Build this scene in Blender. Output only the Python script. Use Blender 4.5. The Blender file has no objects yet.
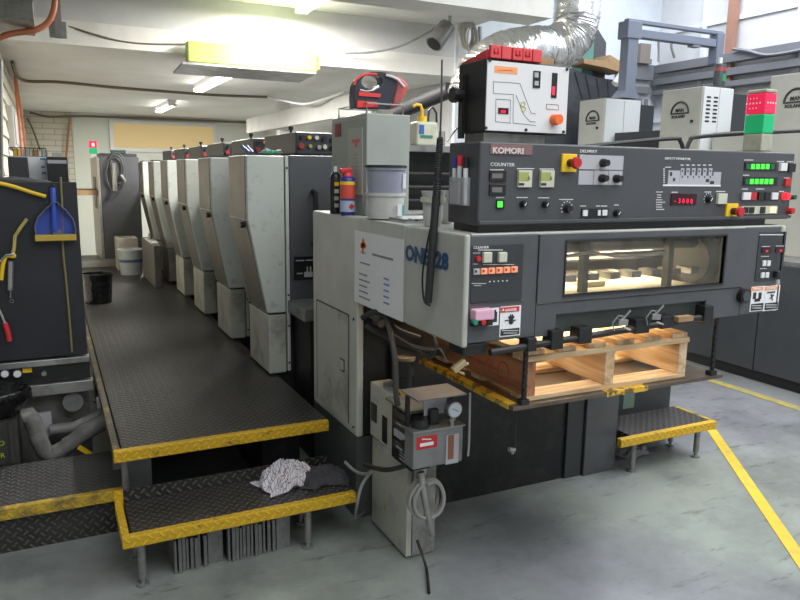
import bpy, bmesh, math, random
from mathutils import Vector, Matrix, noise
random.seed(7)
S = bpy.context.scene
COL = S.collection
# ---------------------------------------------------------------- camera frame
# orientation measured from the vanishing points: X along the press front, Y along the press, Z up
CX = Vector((0.898, 0.065, -0.436)); CY = Vector((-0.440, 0.164, -0.883))
CZ = CX.cross(CY).normalized(); CY.normalize(); CX = CY.cross(CZ).normalized()
RW = Matrix((CX, CY, CZ))
O = Vector((0, 0, 1.6)); F = 710.0
def P(px, py, ax, val):
    """photo measurement -> point on the real plane axis=val"""
    r = RW @ Vector((px-400, 300-py, -F))
    t = (val-O[ax])/r[ax]
    return O+t*r
# ---------------------------------------------------------------- materials
MATS = {}
def mat(name, col, rough=.5, metal=0, dirt=None, dsc=6, damt=.5, bump=0, bsc=40, emit=None, es=0, trans=0, alpha=1, lo=.45, hi=.7, coat=0):
    if name in MATS: return MATS[name]
    m = bpy.data.materials.new(name); m.use_nodes = True
    n = m.node_tree.nodes; l = m.node_tree.links; b = n['Principled BSDF']
    c = tuple(col)+(1,)
    b.inputs['Base Color'].default_value = c
    b.inputs['Roughness'].default_value = rough
    b.inputs['Metallic'].default_value = metal
    if coat: b.inputs['Coat Weight'].default_value = coat
    if trans: b.inputs['Transmission Weight'].default_value = trans
    if alpha < 1: b.inputs['Alpha'].default_value = alpha
    tc = n.new('ShaderNodeTexCoord')
    if dirt is not None:
        t = n.new('ShaderNodeTexNoise'); t.inputs['Scale'].default_value = dsc; t.inputs['Detail'].default_value = 6; t.inputs['Roughness'].default_value = .65
        l.new(tc.outputs['Object'], t.inputs['Vector'])
        mr = n.new('ShaderNodeMapRange'); mr.inputs[1].default_value = lo; mr.inputs[2].default_value = hi; mr.inputs[4].default_value = damt
        l.new(t.outputs['Fac'], mr.inputs[0])
        mx = n.new('ShaderNodeMix'); mx.data_type = 'RGBA'; mx.inputs[6].default_value = c; mx.inputs[7].default_value = tuple(dirt)+(1,)
        l.new(mr.outputs[0], mx.inputs[0]); l.new(mx.outputs[2], b.inputs['Base Color'])
    if bump:
        t2 = n.new('ShaderNodeTexNoise'); t2.inputs['Scale'].default_value = bsc; t2.inputs['Detail'].default_value = 4
        l.new(tc.outputs['Object'], t2.inputs['Vector'])
        bp = n.new('ShaderNodeBump'); bp.inputs['Strength'].default_value = bump; bp.inputs['Distance'].default_value = .02
        l.new(t2.outputs['Fac'], bp.inputs['Height']); l.new(bp.outputs[0], b.inputs['Normal'])
    if emit:
        b.inputs['Emission Color'].default_value = tuple(emit)+(1,); b.inputs['Emission Strength'].default_value = es
    MATS[name] = m
    return m
def mathn(n, l, op, a, b=None, c=None):
    k = n.new('ShaderNodeMath'); k.operation = op
    for i, v in enumerate((a, b, c)):
        if v is None: continue
        if isinstance(v, (int, float)): k.inputs[i].default_value = v
        else: l.new(v, k.inputs[i])
    return k.outputs[0]
def plate(name, base, lug, k, rough=.45, metal=.3, wear=(.03, .03, .03), wsc=5, wlo=.5, whi=.62, wamt=.8, lugmix=.5):
    """chequer (tread) plate with raised lugs, worn in blotches"""
    m = bpy.data.materials.new(name); m.use_nodes = True
    n = m.node_tree.nodes; l = m.node_tree.links; b = n['Principled BSDF']
    b.inputs['Roughness'].default_value = rough; b.inputs['Metallic'].default_value = metal
    tc = n.new('ShaderNodeTexCoord'); s = n.new('ShaderNodeSeparateXYZ'); l.new(tc.outputs['Object'], s.inputs[0])
    yz = mathn(n, l, 'ADD', s.outputs[1], s.outputs[2])
    u = mathn(n, l, 'MULTIPLY', mathn(n, l, 'ADD', s.outputs[0], yz), k*.707)
    v = mathn(n, l, 'MULTIPLY', mathn(n, l, 'SUBTRACT', s.outputs[0], yz), k*.707)
    c = mathn(n, l, 'FLOORED_MODULO', mathn(n, l, 'ADD', mathn(n, l, 'FLOOR', u), mathn(n, l, 'FLOOR', v)), 2)
    fu = mathn(n, l, 'ABSOLUTE', mathn(n, l, 'SUBTRACT', mathn(n, l, 'FRACT', u), .5))
    fv = mathn(n, l, 'ABSOLUTE', mathn(n, l, 'SUBTRACT', mathn(n, l, 'FRACT', v), .5))
    d = mathn(n, l, 'SUBTRACT', fu, fv)
    a1 = mathn(n, l, 'ADD', fv, mathn(n, l, 'MULTIPLY', c, d))
    b1 = mathn(n, l, 'SUBTRACT', fu, mathn(n, l, 'MULTIPLY', c, d))
    e1 = mathn(n, l, 'MULTIPLY', mathn(n, l, 'SUBTRACT', .17, a1), 14); e1.node.use_clamp = True
    e2 = mathn(n, l, 'MULTIPLY', mathn(n, l, 'SUBTRACT', .46, b1), 8); e2.node.use_clamp = True
    h = mathn(n, l, 'MULTIPLY', e1, e2)
    bp = n.new('ShaderNodeBump'); bp.inputs['Strength'].default_value = .8; bp.inputs['Distance'].default_value = .003
    l.new(h, bp.inputs['Height']); l.new(bp.outputs[0], b.inputs['Normal'])
    t = n.new('ShaderNodeTexNoise'); t.inputs['Scale'].default_value = wsc; t.inputs['Detail'].default_value = 8; t.inputs['Roughness'].default_value = .7
    l.new(tc.outputs['Object'], t.inputs['Vector'])
    mr = n.new('ShaderNodeMapRange'); mr.inputs[1].default_value = wlo; mr.inputs[2].default_value = whi; mr.inputs[4].default_value = wamt
    l.new(t.outputs['Fac'], mr.inputs[0])
    m1 = n.new('ShaderNodeMix'); m1.data_type = 'RGBA'; m1.inputs[6].default_value = tuple(base)+(1,); m1.inputs[7].default_value = tuple(lug)+(1,)
    l.new(mathn(n, l, 'MULTIPLY', h, lugmix), m1.inputs[0])
    m2 = n.new('ShaderNodeMix'); m2.data_type = 'RGBA'; l.new(m1.outputs[2], m2.inputs[6]); m2.inputs[7].default_value = tuple(wear)+(1,)
    l.new(mr.outputs[0], m2.inputs[0]); l.new(m2.outputs[2], b.inputs['Base Color'])
    return m
def wood(name, c1, c2, sc=6, axis=0):
    m = bpy.data.materials.new(name); m.use_nodes = True
    n = m.node_tree.nodes; l = m.node_tree.links; b = n['Principled BSDF']; b.inputs['Roughness'].default_value = .7
    tc = n.new('ShaderNodeTexCoord'); mp = n.new('ShaderNodeMapping'); sc3 = [30, 30, 30]; sc3[axis] = 2.5
    mp.inputs['Scale'].default_value = sc3; l.new(tc.outputs['Object'], mp.inputs[0])
    t = n.new('ShaderNodeTexNoise'); t.inputs['Scale'].default_value = 1; t.inputs['Detail'].default_value = 5; t.inputs['Distortion'].default_value = .6
    l.new(mp.outputs[0], t.inputs['Vector'])
    r = n.new('ShaderNodeValToRGB'); r.color_ramp.elements[0].position = .35; r.color_ramp.elements[0].color = tuple(c2)+(1,); r.color_ramp.elements[1].position = .6; r.color_ramp.elements[1].color = tuple(c1)+(1,)
    l.new(t.outputs['Fac'], r.inputs[0]); l.new(r.outputs[0], b.inputs['Base Color'])
    return m
def brick(name, c1, c2, mortar, bw, bh, vertical='XZ', msize=.006):
    m = bpy.data.materials.new(name); m.use_nodes = True
    n = m.node_tree.nodes; l = m.node_tree.links; b = n['Principled BSDF']; b.inputs['Roughness'].default_value = .8
    tc = n.new('ShaderNodeTexCoord'); s = n.new('ShaderNodeSeparateXYZ'); l.new(tc.outputs['Object'], s.inputs[0])
    cb = n.new('ShaderNodeCombineXYZ'); l.new(s.outputs[0 if vertical == 'XZ' else 1], cb.inputs[0]); l.new(s.outputs[2], cb.inputs[1])
    t = n.new('ShaderNodeTexBrick'); l.new(cb.outputs[0], t.inputs['Vector'])
    t.inputs['Color1'].default_value = tuple(c1)+(1,); t.inputs['Color2'].default_value = tuple(c2)+(1,); t.inputs['Mortar'].default_value = tuple(mortar)+(1,)
    t.inputs['Scale'].default_value = 1; t.inputs['Brick Width'].default_value = bw; t.inputs['Row Height'].default_value = bh; t.inputs['Mortar Size'].default_value = msize
    l.new(t.outputs['Color'], b.inputs['Base Color'])
    return m
# ---------------------------------------------------------------- mesh builder
class B:
    def __init__(s): s.m = bmesh.new()
    def box(s, x0, x1, y0, y1, z0, z1):
        v = [s.m.verts.new((x, y, z)) for x in (min(x0,x1), max(x0,x1)) for y in (min(y0,y1), max(y0,y1)) for z in (min(z0,z1), max(z0,z1))]
        for f in ((0,1,3,2),(4,6,7,5),(0,4,5,1),(2,3,7,6),(0,2,6,4),(1,5,7,3)): s.m.faces.new([v[i] for i in f])
        return s
    def rbox(s, c, size, rot):
        M = Matrix.Translation(c) @ rot.to_4x4() if hasattr(rot, 'to_4x4') else Matrix.Translation(c) @ Matrix.Rotation(rot, 4, 'Z')
        h = [k/2 for k in size]
        v = [s.m.verts.new(M @ Vector((x, y, z))) for x in (-h[0], h[0]) for y in (-h[1], h[1]) for z in (-h[2], h[2])]
        for f in ((0,1,3,2),(4,6,7,5),(0,4,5,1),(2,3,7,6),(0,2,6,4),(1,5,7,3)): s.m.faces.new([v[i] for i in f])
        return s
    def ring(s, c, d, r, n, up=None):
        d = d.normalized()
        a = up or (Vector((0,0,1)) if abs(d.z) < .9 else Vector((1,0,0)))
        u = d.cross(a).normalized(); w = d.cross(u).normalized()
        return [s.m.verts.new(c+(u*math.cos(t*2*math.pi/n)+w*math.sin(t*2*math.pi/n))*r) for t in range(n)]
    def cyl(s, p0, p1, r, r2=None, n=18, cap=True):
        p0, p1 = Vector(p0), Vector(p1); d = p1-p0; r2 = r if r2 is None else r2
        a = s.ring(p0, d, r, n); b = s.ring(p1, d, r2, n)
        for i in range(n): s.m.faces.new((a[i], a[(i+1)%n], b[(i+1)%n], b[i]))
        if cap:
            s.m.faces.new(list(reversed(a))); s.m.faces.new(b)
        return s
    def tube(s, pts, r, n=8, rf=None):
        pts = [Vector(p) for p in pts]; L = []
        u = None
        for i, p in enumerate(pts):
            d = (pts[min(i+1, len(pts)-1)]-pts[max(i-1, 0)]).normalized()
            if u is None:
                a = Vector((0,0,1)) if abs(d.z) < .9 else Vector((1,0,0)); u = d.cross(a).normalized()
            else: u = (u-d*u.dot(d)).normalized()
            w = d.cross(u)
            L.append([s.m.verts.new(p+(u*math.cos(t*2*math.pi/n)+w*math.sin(t*2*math.pi/n))*(r if rf is None else rf(i, t)*r)) for t in range(n)])
        for a, b in zip(L, L[1:]):
            for i in range(n): s.m.faces.new((a[i], a[(i+1)%n], b[(i+1)%n], b[i]))
        s.m.faces.new(list(reversed(L[0]))); s.m.faces.new(L[-1])
        return s
    def prism(s, poly, ax, a, b):
        def mk(p, k):
            q = [0,0,0]; o = [i for i in range(3) if i != ax]
            q[ax] = k; q[o[0]] = p[0]; q[o[1]] = p[1]; return s.m.verts.new(q)
        A = [mk(p, a) for p in poly]; C = [mk(p, b) for p in poly]; n = len(poly)
        for i in range(n): s.m.faces.new((A[i], A[(i+1)%n], C[(i+1)%n], C[i]))
        s.m.faces.new(list(reversed(A))); s.m.faces.new(C)
        return s
    def lathe(s, c, prof, n=24, sx=1, sy=1, close=True):
        c = Vector(c); L = [[s.m.verts.new(c+Vector((r*sx*math.cos(t*2*math.pi/n), r*sy*math.sin(t*2*math.pi/n), z))) for t in range(n)] for r, z in prof]
        for a, b in zip(L, L[1:]):
            for i in range(n): s.m.faces.new((a[i], a[(i+1)%n], b[(i+1)%n], b[i]))
        if close: s.m.faces.new(list(reversed(L[0]))); s.m.faces.new(L[-1])
        return s
    def quad(s, a, b, c, d):
        s.m.faces.new([s.m.verts.new(p) for p in (a, b, c, d)]); return s
    def torus(s, c, R, r, axis='Y', n=28, m=8, a0=0, a1=2*math.pi):
        pts = []
        full = abs(a1-a0-2*math.pi) < 1e-3
        for i in range(n+1):
            t = a0+(a1-a0)*i/n; x, y = R*math.cos(t), R*math.sin(t)
            o = {'Y': (x, 0, y), 'X': (0, x, y), 'Z': (x, y, 0)}[axis]
            pts.append(Vector(c)+Vector(o))
        return s.tube(pts, r, m)
OFF = {}
def bevel(o, w, seg=2):
    md = o.modifiers.new('Bevel', 'BEVEL'); md.width = w; md.segments = seg; md.limit_method = 'ANGLE'; md.angle_limit = math.radians(40)
def done(b, name, m, parent=None, label=None, cat=None, group=None, kind=None, bev=0, smooth=False, seg=2):
    bm = b.m
    bmesh.ops.recalc_face_normals(bm, faces=bm.faces)
    xs = [v.co for v in bm.verts]
    lo = Vector([min(v[i] for v in xs) for i in range(3)]); hi = Vector([max(v[i] for v in xs) for i in range(3)])
    if parent: off = OFF[parent.name]
    else: off = Vector(((lo.x+hi.x)/2, (lo.y+hi.y)/2, lo.z))
    for v in bm.verts: v.co -= off
    me = bpy.data.meshes.new(name); bm.to_mesh(me); bm.free()
    me.materials.append(m)
    if smooth:
        for p in me.polygons: p.use_smooth = True
        try: me.set_sharp_from_angle(angle=math.radians(38))
        except Exception: pass
    o = bpy.data.objects.new(name, me); COL.objects.link(o)
    if parent: o.parent = parent
    else: o.location = off
    OFF[o.name] = off
    if label: o['label'] = label
    if cat: o['category'] = cat
    if group: o['group'] = group
    if kind: o['kind'] = kind
    if bev: bevel(o, bev, seg)
    return o
def thing(name, label, cat, loc, group=None):
    o = bpy.data.objects.new(name, None); COL.objects.link(o); o.location = loc; o.empty_display_size = .1
    o['label'] = label; o['category'] = cat
    if group: o['group'] = group
    OFF[o.name] = Vector(loc)
    return o
def struct(name, b, m, bev=0): return done(b, name, m, kind='structure', bev=bev)
def dup(root, dloc, label=None, group=None):
    def cp(o, par):
        c = o.copy(); COL.objects.link(c)
        if par: c.parent = par
        for ch in o.children: cp(ch, c)
        return c
    r = cp(root, None); r.location = root.location+Vector(dloc)
    if label: r['label'] = label
    if group: r['group'] = group
    return r
def text(name, s, size, pos, face, m, parent, sx=1, label=None, bold=0, align='LEFT'):
    """face '-Y' reads to +X, face '-X' reads to -Y"""
    cu = bpy.data.curves.new(name, 'FONT'); cu.body = s; cu.size = size; cu.extrude = .0012; cu.offset = bold; cu.align_x = align; cu.resolution_u = 2
    t = bpy.data.objects.new(name, cu); COL.objects.link(t)
    dg = bpy.context.evaluated_depsgraph_get()
    me = bpy.data.meshes.new_from_object(t.evaluated_get(dg))
    bpy.data.objects.remove(t); bpy.data.curves.remove(cu)
    M = Matrix.Rotation(math.radians(90), 4, 'X')
    if face == '-X': M = Matrix.Rotation(math.radians(-90), 4, 'Z') @ M
    M = Matrix.Translation(Vector(pos)-OFF[parent.name]) @ M @ Matrix.Diagonal((sx, 1, 1, 1))
    me.transform(M); me.materials.clear(); me.materials.append(m); me.name = name
    o = bpy.data.objects.new(name, me); COL.objects.link(o); o.parent = parent; OFF[o.name] = OFF[parent.name]
    if label: o['label'] = label
    return o
# rectangle on a -Y facing plane given its photo corners
def FR(x0, y0, x1, y1, Y):
    ym = (y0+y1)/2; xm = (x0+x1)/2
    return P(x0, ym, 1, Y).x, P(x1, ym, 1, Y).x, P(xm, y1, 1, Y).z, P(xm, y0, 1, Y).z
def fb(b, x0, y0, x1, y1, Y, t=.006):
    X0, X1, Z0, Z1 = FR(x0, y0, x1, y1, Y)
    return b.box(X0, X1, Y-t, Y+.002, Z0, Z1)
def fpart(name, r, Y, t, m, parent, label=None, bev=0):
    return done(fb(B(), *r, Y, t), name, m, parent, label, bev=bev)
def knob(px, py, r, Y, parent, name='knob', m=None, pointer=True, t=.018, label=None):
    p = P(px, py, 1, Y); b = B()
    b.cyl((p.x, Y+.001, p.z), (p.x, Y-t*.4, p.z), r*1.15); b.cyl((p.x, Y-t*.4, p.z), (p.x, Y-t, p.z), r, r*.85)
    o = done(b, name, m or M['black'], parent, label, smooth=True)
    if pointer:
        done(B().rbox((p.x, Y-t-.001, p.z), (r*.25, .002, r*1.1), Matrix.Rotation(.6, 3, 'Y')), 'pointer', M['white_ink'], o)
    return o
def estop(px0, py0, px1, py1, mx, my, Y, parent):
    s = fpart('emergency_stop', (px0, py0, px1, py1), Y, .008, M['yellow'], parent, 'red mushroom stop button on yellow plate', bev=.002)
    X0, X1, Z0, Z1 = FR(px0, py0, px1, py1, Y); x, z = (X0+X1)/2, (Z0+Z1)/2
    done(B().cyl((x, Y-.007, z), (x, Y-.03, z), .014), 'collar', M['black'], s, smooth=True)
    b = B(); b.cyl((x, Y-.028, z), (x, Y-.04, z), .012, .021); b.cyl((x, Y-.04, z), (x, Y-.052, z), .021, .017)
    done(b, 'button', M['red'], s, smooth=True)
def bars(name, rows, Y, m, parent, h=.8):
    """rows of tiny unreadable print: (x0, x1, y, gaps)"""
    rnd = random.Random(len(rows)*7+int(rows[0][0]))
    for x0, x1, y in rows:
        x = x0; b = B()
        while x < x1-.3:
            w = min(rnd.uniform(.7, 1.9), x1-x)
            fb(b, x, y-h/2, x+w, y+h/2, Y, .0012); x += w+.35
        o = done(b, name, m, parent)
    return o

M = {}
M['black'] = mat('black_plastic', (.012, .012, .013), .4)
M['rubber'] = mat('black_rubber', (.02, .02, .022), .6)
M['blackdirt'] = mat('black_oily_metal', (.018, .018, .02), .5, .3, (.05, .045, .04), 9, .7)
M['grey'] = mat('charcoal_enamel', (.082, .086, .094), .42, 0, (.055, .056, .06), 5, .5)
M['grey2'] = mat('charcoal_enamel_console', (.066, .069, .076), .4, 0, (.05, .052, .058), 5, .5)
M['grey3'] = mat('dark_grey_panel', (.035, .038, .043), .4)
M['greengrey'] = mat('green_grey_recess', (.045, .055, .05), .4)
M['cream'] = mat('cream_enamel', (.50, .515, .47), .38, 0, (.33, .33, .28), 3.5, .6, lo=.45, hi=.75)
M['creamdirty'] = mat('cream_enamel_dirty', (.46, .47, .41), .45, 0, (.12, .11, .09), 5, .8, lo=.5, hi=.75)
M['unit'] = mat('unit_cover_enamel', (.50, .53, .49), .38, 0, (.22, .21, .18), 11, .75, lo=.56, hi=.74)
M['steel'] = mat('brushed_steel', (.42, .42, .41), .32, .85, (.12, .11, .1), 7, .6)
M['unitsteel'] = mat('scuffed_unit_steel', (.17, .16, .145), .38, .7, (.09, .08, .07), 5, .8)
M['steel2'] = mat('dull_steel', (.3, .3, .29), .4, .6, (.08, .075, .07), 8, .6)
M['chrome'] = mat('chrome', (.7, .7, .7), .2, 1)
M['white'] = mat('white_enamel', (.72, .72, .73), .4)
M['whitewall'] = mat('white_paint', (.78, .78, .76), .6, 0, (.6, .58, .52), 2, .4)
M['white_ink'] = mat('white_ink', (.75, .75, .75), .5)
M['grey_ink'] = mat('pale_grey_panel', (.42, .42, .45), .5)
M['paper'] = mat('paper', (.8, .8, .82), .7)
M['ink'] = mat('dark_ink', (.03, .03, .035), .6)
M['blue_ink'] = mat('blue_lettering', (.035, .09, .19), .4)
M['orange_ink'] = mat('orange_print', (.8, .2, .05), .5)
M['salmon'] = mat('orange_sticker', (.85, .36, .16), .5)
M['yellow'] = mat('yellow_plastic', (.85, .55, .02), .4)
M['red'] = mat('red_plastic', (.5, .02, .025), .35)
M['red2'] = mat('bright_red_plastic', (.62, .03, .04), .4)
M['green_lamp'] = mat('green_lamp', (.05, .5, .05), .4, emit=(.08, 1, .06), es=.9)
M['green_dim'] = mat('green_lens_off', (.02, .12, .06), .3)
M['red_lamp'] = mat('red_lamp', (.6, .02, .03), .3, emit=(1, .03, .05), es=1)
M['led'] = mat('led_digits', (.6, .02, .05), .4, emit=(1, .02, .08), es=.9)
M['led_back'] = mat('led_window', (.03, .004, .007), .2)
M['amber'] = mat('lit_amber_button', (.7, .3, .17), .4, emit=(1, .35, .18), es=.35)
M['lcd'] = mat('olive_lcd', (.35, .38, .12), .3)
M['beige'] = mat('beige_plastic', (.55, .56, .45), .5)
M['glass'] = mat('glass', (.9, .9, .85), .05, alpha=.18)
M['yellowtrim'] = plate('yellow_tread_plate', (.60, .36, .013), (.85, .6, .08), 34, .42, .1, (.05, .042, .02), 14, .58, .68, .8)
M['tread'] = plate('black_tread_plate', (.03, .029, .028), (.21, .2, .19), 33, .38, .35, (.075, .071, .066), 2.6, .42, .68, .6, .6)
M['treadgrey'] = plate('grey_tread_plate', (.05, .05, .05), (.2, .2, .2), 34, .42, .35, (.12, .11, .11), 3, .4, .7, .7)
M['pallet'] = wood('pallet_pine', (.72, .54, .33), (.46, .29, .15), axis=0)
M['palletY'] = wood('pallet_pine_slats', (.74, .56, .35), (.48, .31, .16), axis=1)
M['palletred'] = wood('reddish_pallet_board', (.45, .2, .09), (.24, .1, .05), axis=1)
M['card'] = mat('cardboard', (.38, .25, .13), .8, 0, (.2, .12, .06), 8, .5)
M['galv'] = mat('galvanised', (.33, .34, .34), .45, .5, (.14, .14, .13), 9, .6)
M['galvd0'] = mat('dark_machine_steel', (.1, .1, .095), .45, .4, (.05, .05, .045), 8, .6)
# ================================================================ SETTING
fl = mat('painted_concrete', (.27, .305, .28), .3, 0, (.13, .14, .14), 1.3, .85, bump=.06, bsc=14, lo=.4, hi=.64)
# add oily dark spots to the floor paint
n_ = fl.node_tree.nodes; l_ = fl.node_tree.links
tc_ = n_.new('ShaderNodeTexCoord'); t_ = n_.new('ShaderNodeTexNoise'); t_.inputs['Scale'].default_value = 5; t_.inputs['Detail'].default_value = 9; t_.inputs['Roughness'].default_value = .75
l_.new(tc_.outputs['Object'], t_.inputs['Vector'])
mr_ = n_.new('ShaderNodeMapRange'); mr_.inputs[1].default_value = .57; mr_.inputs[2].default_value = .68; mr_.inputs[4].default_value = .8; l_.new(t_.outputs['Fac'], mr_.inputs[0])
gm1 = n_.new('ShaderNodeTexNoise'); gm1.inputs['Scale'].default_value = .55; gm1.inputs['Detail'].default_value = 3; l_.new(tc_.outputs['Object'], gm1.inputs['Vector'])
gr_ = n_.new('ShaderNodeMapRange'); gr_.inputs[1].default_value = .42; gr_.inputs[2].default_value = .56; l_.new(gm1.outputs['Fac'], gr_.inputs[0])
gx_ = n_.new('ShaderNodeMix'); gx_.data_type = 'RGBA'; gx_.inputs[6].default_value = (.30, .335, .30, 1); gx_.inputs[7].default_value = (.27, .275, .30, 1); l_.new(gr_.outputs[0], gx_.inputs[0])
for mxn in n_:
    if mxn.bl_idname == 'ShaderNodeMix' and mxn != gx_ and not mxn.inputs[6].is_linked: l_.new(gx_.outputs[2], mxn.inputs[6]); break
mp2 = n_.new('ShaderNodeMapping'); mp2.inputs['Rotation'].default_value = (0, 0, .5); mp2.inputs['Scale'].default_value = (2.2, 9, 1); l_.new(tc_.outputs['Object'], mp2.inputs[0]); l_.new(mp2.outputs[0], t_.inputs['Vector'])
t_.inputs['Scale'].default_value = 1.6
old = fl.node_tree.nodes['Principled BSDF'].inputs['Base Color'].links[0].from_socket
mx_ = n_.new('ShaderNodeMix'); mx_.data_type = 'RGBA'; mx_.inputs[7].default_value = (.055, .055, .055, 1)
l_.new(old, mx_.inputs[6]); l_.new(mr_.outputs[0], mx_.inputs[0]); l_.new(mx_.outputs[2], fl.node_tree.nodes['Principled BSDF'].inputs['Base Color'])
struct('floor', B().box(-4, 7.1, -4, 14.7, -.1, 0), fl)
ylin = mat('yellow_floor_paint', (.72, .5, .03), .5, 0, (.35, .3, .12), 14, .6, lo=.5, hi=.7)
def strip(name, a, b, w, m, z=.002):
    a, b = Vector((*a, z)), Vector((*b, z)); d = (b-a).normalized(); s = Vector((-d.y, d.x, 0))*w/2
    bb = B(); v = [a-s, b-s, b+s, a+s]
    A = [bb.m.verts.new(q) for q in v]; C = [bb.m.verts.new(q+Vector((0,0,.0015))) for q in v]
    bb.m.faces.new(A); bb.m.faces.new(C)
    for i in range(4): bb.m.faces.new((A[i], A[(i+1)%4], C[(i+1)%4], C[i]))
    return done(bb, name, m, kind='structure')
strip('trim_1', (3.74, 3.02), (2.24, 1.02), .062, ylin)
strip('trim_2', (4.72, 9), (4.66, 2.2), .085, mat('dull_yellow_floor_paint', (.5, .4, .1), .5, 0, (.28, .28, .2), 12, .8, lo=.45, hi=.62))
ceil = mat('ceiling_paint', (.78, .78, .75), .7, 0, (.55, .53, .46), 1.5, .4)
wallp = mat('wall_paint', (.72, .72, .70), .7, 0, (.55, .54, .5), 1.2, .4)
struct('ceiling', B().box(-4, 7.1, -4, 7, 4.4, 4.5), mat('hall_ceiling', (.72, .74, .76), .7))
# mezzanine soffits: lower far room, mid bay and the two down-stand beams
struct('ceiling_low', B().box(-1.5, 4.05, 6.75, 14.7, 2.6, 3.2), ceil)
struct('ceiling_mid', B().box(-1.5, 4.05, 4.19, 6.749, 3.1, 3.2), ceil)
struct('trim_3', B().box(-1.5, 4.05, 6.67, 6.749, 2.6, 2.79), mat('beam_paint', (.78, .77, .73), .6, 0, (.5, .48, .42), 3, .4))
struct('wall_bulkhead', B().box(-1.5, 4.05, 6.72, 6.749, 2.791, 3.099), mat('grey_bulkhead', (.6, .6, .6), .6, 0, (.45, .45, .45), 1.5, .5))
struct('trim_4', B().box(-1.5, 3.0, 3.92, 4.18, 2.6, 3.05), MATS['beam_paint'])
struct('wall_mezzanine', B().box(-1.5, 3.42, 3.93, 4.18, 3.06, 4.4), wallp)
struct('wall_back', B().box(.47, 4.1, 14.5, 14.7, 0, 2.6), mat('pale_green_wall', (.70, .73, .66), .7))
struct('wall_back_brick', B().box(-.5, .469, 14.52, 14.7, 0, 2.6), brick('painted_block', (.66, .64, .55), (.62, .6, .5), (.42, .4, .33), .39, .1, msize=.008))
sid = mat('weatherboard', (.7, .66, .55), .6)
b = B()
for i in range(16):
    z = .1+i*.16; b.prism([(-.33, z), (-.285, z), (-.305, z+.162), (-.33, z+.162)], 1, 6.3, 14.5)
struct('wall_left', b, sid)
struct('wall_left_return', B().box(-4, -.33, 6.3, 6.4, 0, 4.4), wallp)
struct('wall_partition', B().box(4.06, 4.12, 7.06, 14.5, 0, 4.4), wallp)
struct('wall_rear', B().box(4.06, 7.1, 6.95, 7.05, 0, 4.4), mat('rear_wall', (.66, .71, .76), .7, 0, (.5, .52, .54), 1.5, .5))
b = B().box(7.0, 7.1, -4, 6.949, 0, 4.4)
struct('wall_right', b, mat('right_wall', (.68, .69, .72), .7, 0, (.52, .52, .52), 1.5, .5))
b = B()
for y in (6.25, 5.05, 3.85, 2.65): b.box(6.97, 6.999, y-.03, y+.03, 0, 4.4)
for z in (2.3, 3.35): b.box(6.975, 6.999, -4, 6.94, z-.025, z+.025)
struct('trim_5', b, mat('wall_batten', (.78, .79, .82), .6))
struct('wall_front', B().box(-4, 7.1, -4.1, -4, 0, 4.4), wallp)
struct('wall_west', B().box(-4.1, -4, -4, 6.3, 0, 4.4), wallp)
# far window with a drawn beige blind
w0 = P(113, 123, 1, 14.45); w1 = P(214, 150, 1, 14.45)
b = B(); X0, X1, Z0, Z1 = w0.x, w1.x, w1.z, w0.z
b.box(X0, X1, 14.44, 14.499, Z1, Z1+.07).box(X0, X1, 14.44, 14.499, Z0-.07, Z0).box(X0-.07, X0, 14.44, 14.499, Z0-.07, Z1+.07).box(X1, X1+.07, 14.44, 14.499, Z0-.07, Z1+.07)
struct('window_1', b, M['white'])
struct('window_1_blind', B().box(X0, X1, 14.47, 14.499, Z0, Z1), mat('beige_blind', (.62, .48, .25), .7, emit=(.8, .6, .28), es=.25))
struct('trim_6', B().box(3.0, 3.16, 10.0, 10.16, 0, 2.6), wallp)      # white column
struct('trim_7', B().box(2.93, 3.0, 6.8, 11.6, P(346, 116, 0, 2.93).z, P(346, 95, 0, 2.93).z), mat('dingy_white_beam', (.5, .5, .47), .6, 0, (.36, .35, .3), 3, .5))    # white longitudinal beam over the press
# conduits on soffit and beam
def cable(name, pts, r, m, label, cat, group=None, n=7, sub=6):
    pts = [Vector(p) for p in pts]; out = []
    for i in range(len(pts)-1):
        p0 = pts[max(i-1, 0)]; p1 = pts[i]; p2 = pts[i+1]; p3 = pts[min(i+2, len(pts)-1)]
        for k in range(sub):
            t = k/sub
            out.append(.5*((2*p1)+(p2-p0)*t+(2*p0-5*p1+4*p2-p3)*t*t+(3*p1-p0-3*p2+p3)*t**3))
    out.append(pts[-1])
    return done(B().tube(out, r, n), name, m, None, label, cat, group, smooth=True)
tan = mat('brown_cable', (.16, .13, .09), .6)
cable('ceiling_cable', [P(12, 62, 2, 2.585), P(22, 80, 2, 2.585), P(60, 82, 2, 2.585), P(110, 87, 2, 2.585), P(160, 91, 2, 2.585), P(215, 95, 2, 2.585), P(268, 97, 2, 2.585)], .018, tan, 'brown cable bundle running across the low ceiling at left', 'cable')
cable('ceiling_cable', [P(65, 25, 1, 6.68), P(90, 33, 1, 6.66), P(120, 41, 1, 6.67), P(150, 44, 1, 6.67), P(186, 44, 1, 6.66)], .008, tan, 'thin cable sagging along the white beam towards the green light fitting', 'cable')
cable('ceiling_cable', [P(268, 97, 2, 2.58), P(285, 101, 1, 8.6), P(305, 104, 1, 8.2), P(325, 99, 1, 7.8), P(345, 92, 1, 7.4)], .014, M['white'], 'white cable sagging under the ceiling right of the bright tube', 'cable')
cable('ceiling_cable', [P(345, 53, 1, 6.6), P(372, 52, 1, 6.5), P(400, 46, 1, 6.4), P(425, 34, 1, 6.35), P(442, 24, 1, 6.3)], .012, M['galv'], 'grey cable rising to the spotlight on the beam', 'cable')
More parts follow.
